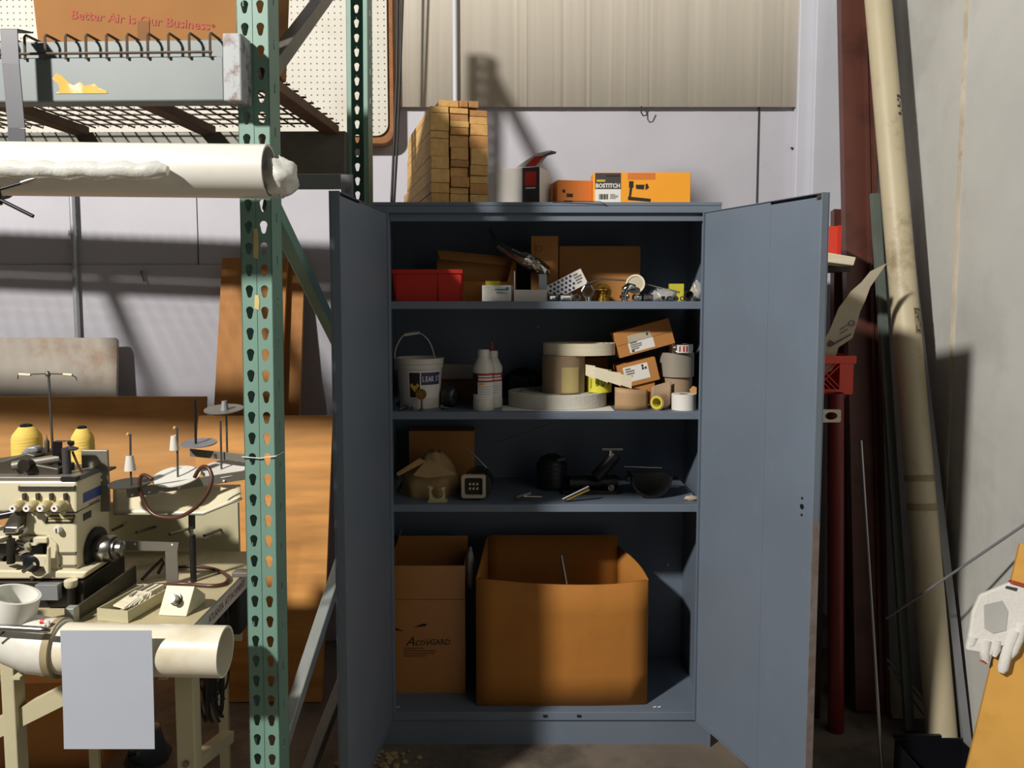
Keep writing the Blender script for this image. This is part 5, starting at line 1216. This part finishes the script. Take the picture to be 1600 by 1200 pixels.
# machine bed: drip pan and side skirt
MB().box(-2.0, xr + .02, MY - .02, MY + .2, TZ + .0005, zat(906, MY - .01) - .001).build('drip_pan', 'oil_dark', mc, bevel=.003)
MB().lathe([(.013, 0), (.016, .006), (.016, .018), (0, .018)], 18, RT((mp(111, 915, -.03).x, MY - .03, zat(917, MY - .03)))).build('rubber_mount', 'cream_enamel', mc, smooth=40)
MB().lathe([(.010, 0), (.010, zat(917, MY - .03) - TZ - .001), (0, zat(917, MY - .03) - TZ)], 12, RT((mp(111, 915, -.03).x, MY - .03, TZ + .001))).build('mount_stem', 'black_rubber', mc, smooth=40)
sk = MB().hexa(Vector((xat(122, 960, TY0 + .03), TY0 + .03, TZ + .001)), Vector((xr + .07, MY + .16, TZ + .001)), Vector((xr + .07, MY + .16, TZ + .05)), Vector((xat(122, 960, TY0 + .03), TY0 + .03, TZ + .035)), (-.006, .0, 0))
sk.build('belt_guard', 'machine_dark', mc)
q = P(98, 920, MY - .03); MB().box(xat(62, 920, MY - .03), xat(97, 920, MY - .03), MY - .05, MY - .03, zat(936, MY - .04), zat(912, MY - .04)).build('spec_plate', 'grey_metal', mc, bevel=.001)
bl = P(112, 970, TY0 + .01); MB().box(bl.x - .012, bl.x + .012, TY0 + .0, TY0 + .025, TZ + .0008, zat(951, TY0)).build('grey_block', 'zinc', mc, bevel=.002)
# thread stand behind the machine
SYT = 2.30
g = thing('thread_stand', 'steel thread stand with cross bar behind the overlock machine', 'stand', (xat(84, 700, SYT), SYT, TZ))
MB().lathe([(.045, 0), (.045, .008), (.012, .012), (.010, .15), (0, .15)], 24, RT((xat(84, 700, SYT), SYT, TZ + .0005))).build('base', 'machine_dark', g, smooth=40)
MB().tube([Vector((xat(84, 700, SYT), SYT, TZ + .01)), P(76, 586, SYT)], .0035, 8).build('rod', 'dull_steel', g, smooth=50)
MB().tube([P(28, 592, SYT), P(28, 586, SYT), P(45, 585, SYT), P(76, 584, SYT), P(108, 585, SYT), P(118, 589, SYT), P(121, 595, SYT)], .0018, 6).build('cross_bar', 'steel', g, smooth=50)
for a, b in ((30, 48), (99, 113)): MB().cyl(P(a, 585, SYT), P(b, 586, SYT), .004, n=10).build('thread_guide', 'webbing', g, smooth=50)
MB().lathe([(.006, 0), (.007, .006), (.004, .014), (0, .016)], 10, RT(P(75, 588, SYT))).build('clamp', 'dull_steel', g, smooth=50)
tray_z = zat(738, 2.26) - .0
MB().box(xat(10, 735, 2.26), xat(160, 735, 2.26), 2.20, 2.34, tray_z - .006, tray_z).build('cone_tray', 'machine_dark', g)
for px_, wp, top, lb in ((42.5, 45, 659, 'wide yellow thread cone behind the overlock machine'), (129.5, 35, 662, 'slimmer yellow thread cone beside the grey bracket')):
    Yc_ = 2.27; r = wp / 2 * mpp(Yc_); x = xat(px_, 700, Yc_); h = zat(top + 4, Yc_) - tray_z
    g = thing('thread_cone', lb, 'thread cone', (x, Yc_, tray_z + .0005))
    MB().lathe([(r * .98, 0), (r, .01), (r * .97, h * .70), (r * .9, h * .78), (r * .5, h * .94), (r * .42, h * .95)], 32).build('thread', 'thread_yellow', g, world=False, smooth=40)
    MB().lathe([(r * .40, h * .93), (r * .38, h), (r * .28, h), (r * .28, h * .96), (0, h * .96)], 24).build('core', 'black_gloss', g, world=False, smooth=40)
# ------------------------------------------------ second thread stand with arms (post hidden behind the green upright)
SX, SY2 = xat(392, 720, 2.22), 2.22
g = thing('cone_arm_stand', 'grey thread stand with spool arms, white cone holders and round trays', 'stand', (SX, SY2, TZ))
MB().tube([Vector((SX, SY2 + .02, TZ)), Vector((SX, SY2 + .02, zat(640, SY2))), ], .012, 12).build('post', 'dull_steel', g, smooth=50)
MB().box(TX - .022, SX + .018, SY2 + .002, SY2 + .038, TZ + .0008, TZ + .014).build('table_clamp', 'machine_grey', g, bevel=.002)
def armbar(a, b, Ya, Yb, hgt, nm='arm'):
    m = MB(); bar(m, P(*a, Ya), P(*b, Yb), .004, hgt, up=(0, 1, 0) if False else (0, 0, 1)); m.build(nm, 'machine_grey', g, bevel=.001)
armbar((198, 771), (384, 742), 2.08, 2.21, .026)
armbar((297, 707), (386, 716), 2.30, 2.22, .022)
for a, b in ((207, 773), (233, 769), (280, 762), (350, 751)):
    MB().lathe([(.003, 0), (.003, .003), (0, .003)], 10, RT(P(a, b, 2.075 + .13 * (a - 198) / 186), rx=pi / 2)).build('hole', 'white_paper', g)
def disc(px, py, Y, wpx, mat='flap_grey', tilt=.0, nm='round_tray'):
    r = wpx / 2 * mpp(Y); MB().lathe([(0, -.004), (r * .5, -.004), (r, .0), (r, .003), (r * .5, 0), (0, 0)], 32, RT(P(px, py, Y), rx=tilt)).build(nm, mat, g, smooth=40)
disc(276, 745, 2.16, 72, 'pvc_fitting', .25); disc(311, 693, 2.28, 54, 'grey_metal', .1); disc(350, 640, 2.25, 60, 'machine_grey', .12); disc(203, 756, 2.10, 64, 'machine_dark', .05); disc(350, 733, 2.24, 70, 'white_carton', .2)
def spindle(px, y0, y1, Y, r=.003, mat='dull_steel'): MB().cyl(P(px, y0, Y), P(px - 1.5, y1, Y), r, n=8).build('spindle', mat, g, smooth=50)
spindle(205, 765, 678, 2.09); spindle(278, 748, 668, 2.16, .003); spindle(306, 695, 623, 2.28, .0035, 'black_steel'); spindle(355, 712, 640, 2.25); spindle(346, 733, 658, 2.24)
def cone(px, y0, y1, Y, wpx, mat='bottle_white'):
    r = wpx / 2 * mpp(Y); h = (y1 - y0) * mpp(Y); MB().lathe([(r, 0), (r * .62, h), (r * .5, h), (r * .5, h * .9), (0, h * .9)], 24, RT(P(px, y1, Y))).build('cone_holder', mat, g, smooth=40)
cone(203.5, 711, 735, 2.09, 18); cone(272.5, 680, 703, 2.16, 15); cone(351, 626, 641, 2.25, 13, 'grey_metal')
for px_, py_ in ((200, 678), (273, 668)): MB().lathe([(.004, -.004), (.005, 0), (0, .005)], 10, RT(P(px_, py_, 2.1 if px_ < 250 else 2.16))).build('bead', 'cardboard_pale', g, smooth=50)
# brown hose loop
hp = [(238, 749), (228, 743), (221, 744), (218, 757), (222, 776), (231, 794), (243, 805), (262, 809), (282, 807), (302, 796), (318, 780), (328, 762), (331, 745), (326, 732), (318, 729), (310, 735), (304, 746)]
hs = MB().tube(spline([P(a, b, 2.055 + .02 * math.sin(i * .5)) for i, (a, b) in enumerate(hp)]), .0052, 10)
tag(hs.build('air_hose', 'hose_brown', smooth=60), 'brown air hose looped over the spool arm', 'hose')
# cream curved pan on a black post
g = thing('cream_tray', 'cream sheet metal tray on a black post above the table', 'tray', (xat(300, 890, 2.19), 2.19, TZ))
def panfn(u, v):
    px = 177 + (376 - 177) * u; yfar, ynear = 758, 803
    if u > .72: ynear = 803 - (u - .72) / .28 * 26
    py = yfar + (ynear - yfar) * v
    q = P(px, py, 2.235 - .09 * v); q.z += .006 * math.sin(u * 7) * math.sin(pi * v); return q
MB().grid(panfn, 24, 8).build('pan', 'cream_enamel', g, smooth=60, solid=.004)
MB().tube([P(178, 803.5, 2.14), P(317, 803.5, 2.14), P(378, 779, 2.15)], .003, 8).build('rim', 'machine_grey', g, smooth=60)
MB().cyl(P(299.5, 800, 2.19), P(300, 826, 2.19), .009, n=14).build('socket', 'charcoal', g, smooth=50)
MB().cyl(P(300, 826, 2.19), P(300.5, 836, 2.19), .0035, n=10).build('neck', 'steel', g, smooth=50)
e_ = P(302, 893, 2.19); e_.z = TZ + .001
MB().cyl(P(300.5, 836, 2.19), e_, .0085, n=14).build('post', 'black_rubber', g, smooth=50)
# grey L bracket, pivoted on the table
g = thing('flat_bracket', 'flat grey L bracket standing on the sewing table', 'bracket', (xat(268, 900, 2.14), 2.14, TZ))
yb = 2.165
MB().hexa(P(186, 860, yb), P(277, 861, yb), P(279, 848, yb), P(186, 845, yb), (0, .003, 0)).build('arm', 'machine_grey', g)
f0 = P(258, 861, yb); f1 = P(277, 861, yb)
MB().hexa(Vector((f0.x, yb - .0, TZ + .001)), Vector((f1.x, yb - .0, TZ + .001)), f1, f0, (0, .003, 0)).build('leg', 'machine_grey', g)
for a, b in ((211, 850), (269, 851)): MB().lathe([(.003, 0), (.003, .001), (0, .001)], 10, RT(P(a, b, yb), rx=pi / 2)).build('hole', 'white_paper', g)
hs = MB().tube([PZ(222, 905, TZ + .006), PZ(238, 888, TZ + .022), PZ(254, 873, TZ + .045), PZ(255, 880, TZ + .03), PZ(247, 896, TZ + .008)], .005, 8)
tag(hs.build('bent_hose', 'hose_brown', smooth=60), 'short brown hose bent upward behind the grey bracket', 'hose')
lp = [(278, 886), (300, 885), (325, 887), (345, 893), (356, 902), (352, 911), (335, 915), (310, 914), (285, 912), (250, 914), (215, 914)]
hs = MB().tube(spline([PZ(a, b, TZ + .007) for a, b in lp]), .005, 8)
tag(hs.build('tube_loop', 'hose_brown', smooth=60), 'brown tube lying in a wide loop on the table', 'hose')
# parts box and control box
c0 = PZ(176, 975, TZ); c1 = PZ(208, 975, TZ)
w_ = 57 * mpp(c0.y); g = thing('parts_tray', 'small open cream box full of paper and parts on the table', 'box', (xat(176, 970, c0.y + .012), c0.y + .012, TZ + .0008), (0, 0, math.radians(-12)))
hh = 20 * mpp(c0.y); mb = MB().box(-w_ / 2, w_ / 2, 0, .003, 0, hh).box(-w_ / 2, w_ / 2, .17, .173, 0, hh).box(-w_ / 2, -w_ / 2 + .003, .003, .17, 0, hh).box(w_ / 2 - .003, w_ / 2, .003, .17, 0, hh).box(-w_ / 2, w_ / 2, .003, .17, 0, .003)
mb.build('body', 'cream_paint', g, world=False)
for i in range(6): MB().hexa((-.03 + .008 * i, .04 + .012 * i, hh * .7), (.01 + .005 * i, .03 + .012 * i, hh * .7), (.015 + .004 * i, .10, hh * 1.15), (-.02 + .008 * i, .11, hh * 1.1), (0, .002, .003)).build('paper', 'white_paper' if i % 2 else 'webbing', g, world=False)
for i in range(3): MB().box(-.015 + i * .016, -.006 + i * .016, .08, .165, hh * .8, hh * 1.2).build('strip', 'webbing' if i else 'grey_print', g, world=False)
c0 = PZ(268, 963, TZ); w_ = 48 * mpp(c0.y); hh = 42 * mpp(c0.y)
g = thing('control_box', 'cream wedge shaped control box with a round knob', 'control box', (xat(269, 960, c0.y), c0.y, TZ + .0008), (0, 0, math.radians(-6)))
MB().add([(-w_ / 2, 0, 0), (w_ / 2, 0, 0), (w_ / 2, .10, 0), (-w_ / 2, .10, 0), (-w_ / 2 + .005, .035, hh), (w_ / 2 + .006, .035, hh), (w_ / 2, .10, .02), (-w_ / 2, .10, .02)], [(0, 3, 2, 1), (0, 1, 5, 4), (1, 2, 6, 5), (2, 3, 7, 6), (3, 0, 4, 7), (4, 5, 6, 7)]).build('body', 'cream_enamel', g, world=False, bevel=.002)
kn = RT((.002, .018, hh * .55), rx=pi / 2 - .45)
MB().lathe([(.015, 0), (.015, .004), (.0115, .005), (.0105, .026), (0, .026)], 24, kn).build('knob', 'steel', g, world=False, smooth=40)
MB().ring(.0155, .011, 0, .003, 24, kn).build('knob_skirt', 'black_rubber', g, world=False)

# ------------------------------------------------ lower plastic pipe with wye fitting in front of the table
LY = TY0 - .075; RLp = .0585
q0, q1 = P(92, 1012, LY), P(352, 1018, LY)
g = thing('drain_pipe', 'cream drain pipe with white wye fitting resting along the table front', 'pipe', (q0.x, LY, q0.z))
MB().pipe(q0 + Vector((-.04, 0, 0)), q1, RLp, RLp - .005, 40).build('tube', 'pvc', g, smooth=40)
ft = MB().tube([P(95, 1012, LY), P(60, 1008, LY), P(30, 998, LY), P(0, 982, LY), P(-40, 955, LY), P(-80, 920, LY)], [RLp + .007, RLp + .006, RLp + .002, RLp, RLp, RLp], 32)
ft = ft.build('wye_fitting', 'pvc_fitting', g, smooth=40)
MB().ring(RLp + .010, RLp + .002, -.008, .008, 40, RT(P(93, 1012, LY), ry=pi / 2)).build('hub_rim', 'pvc_brown', ft, smooth=40)  # rim ring browner than the rest of the fitting
cu = P(14, 944, LY)
MB().pipe(P(10, 985, LY), P(24, 928, LY), .054, .047, 36).build('branch_hub', 'pvc_fitting', ft, smooth=40)
for x in (lx0 + .01, xat(20, 1010, LY)):
    MB().box(x, x + .02, LY - RLp * .2, TY0 + .045, q0.z - RLp - .014, q0.z - RLp - .008).build('pipe_bracket', 'cream_paint', tbl)
# pen-like tube and cap on the fitting
yr = LY - RLp - .012
g = thing('steel_tube_tool', 'slim steel tube tool lying across the wye fitting', 'tool', P(0, 982, yr))
MB().cyl(P(-40, 978, yr), P(66, 984, yr), .0075, n=16).build('barrel', 'steel', g, smooth=50)
MB().tube([P(66, 984, yr), P(73, 984.5, yr), P(80, 985, yr)], [.0078, .0075, .002], 14).build('tip', 'chrome', g, smooth=50)
MB().tube([P(-8, 1000, yr), P(10, 984, yr + .008)], .002, 6).build('clip', 'black_steel', g)
g = thing('wire_nut', 'small orange and white cap on top of the wye fitting', 'cap', P(70, 973, LY - .02))
MB().tube([P(64, 971, LY - .03), P(70, 971, LY - .03)], [.006, .0055], 12).build('orange_end', 'tip_red', g, smooth=50)
MB().tube([P(70, 971, LY - .03), P(75, 972, LY - .03), P(76, 978, LY - .03)], [.0055, .005, .004], 12).build('white_end', 'white_paper', g, smooth=50)
# paper sheet hanging from the pipe
yp = LY - RLp - .003
a, b = P(94, 985, yp), P(237, 985, yp); zlo = zat(1168, yp)
pp = MB().grid(lambda u, v: (a.x + (b.x - a.x) * u, yp - .006 * v * v, a.z + (zlo - a.z) * v), 1, 6)
tag(pp.build('paper_sheet', 'blue_paper', solid=.0006), 'blank pale blue paper sheet hanging from the lower drain pipe', 'paper')
# grey hose end near the floor, cables
g = thing('duct_elbow', 'dark grey plastic elbow lying on the floor under the table', 'duct', (xat(243, 1190, 2.64), 2.64, 0))
MB().tube([Vector((xat(214, 1200, 2.62), 2.62, .068)), Vector((xat(224, 1200, 2.62), 2.63, .075)), P(240, 1186, 2.64), P(254, 1174, 2.70)], [.064, .066, .056, .036], 20).build('elbow', 'dark_blue_grey', g, smooth=60)
MB().lathe([(.062, 0), (.062, .01), (.05, .012), (.05, .05), (0, .05)], 24, RT((xat(222, 1200, 2.62), 2.64, 0))).build('flange', 'dark_blue_grey', g, world=True, smooth=40)
rnd = random.Random(5)
for i in range(14):
    x0 = rnd.uniform(312, 372); y0 = rnd.uniform(1040, 1062); x1 = x0 + rnd.uniform(-25, 22); yy = 2.0 + .0155 * i
    sag = rnd.uniform(1085, 1130)
    pts = [Vector((xat(x0, 1040, yy), yy, TZ - .012)), P(x0, y0, yy), P((x0 + x1) / 2 - 8, (y0 + sag) / 2, yy), P((x0 + x1) / 2 + 4, sag, yy), P(x1, (sag + y0) / 2, yy), Vector((xat(x1, 1040, yy), yy, TZ - .012))]
    mx_ = max(q.x for q in pts); pts = [q - Vector((max(0, mx_ - TX + .012), 0, 0)) for q in pts]
    tag(MB().tube(spline(pts), rnd.uniform(.0025, .005), 6).build('cable', 'black_rubber', smooth=60), 'black cable hanging in a tangle under the table', 'cable', 'tangled cables under the table')
g = thing('motor_box', 'black motor control box under the table top', 'motor', (xat(345, 1040, 2.27), 2.27, TZ - .19))
MB().box(-.07, .06, 0, .14, .0, .177).build('case', 'black_rubber', g, world=False, bevel=.006)
MB().cyl((-.02, -.03, .08), (-.02, .0, .08), .045, n=20).build('pulley', 'black_steel', g, world=False, smooth=40)
# debris on the floor at the foot of the cabinet
db = MB(); rnd = random.Random(11)
for i in range(60):
    c = PZ(rnd.gauss(590, 26), rnd.uniform(1174, 1215), .004); c.z = .001
    blob(db, c + Vector((0, 0, .004)), rnd.uniform(.004, .014), 1, 1, .6, 4, .1, i)
db = db.build('floor_debris', 'debris'); db['kind'] = 'stuff'; tag(db, 'dusty yellowish debris on the floor at the cabinet foot', 'debris')
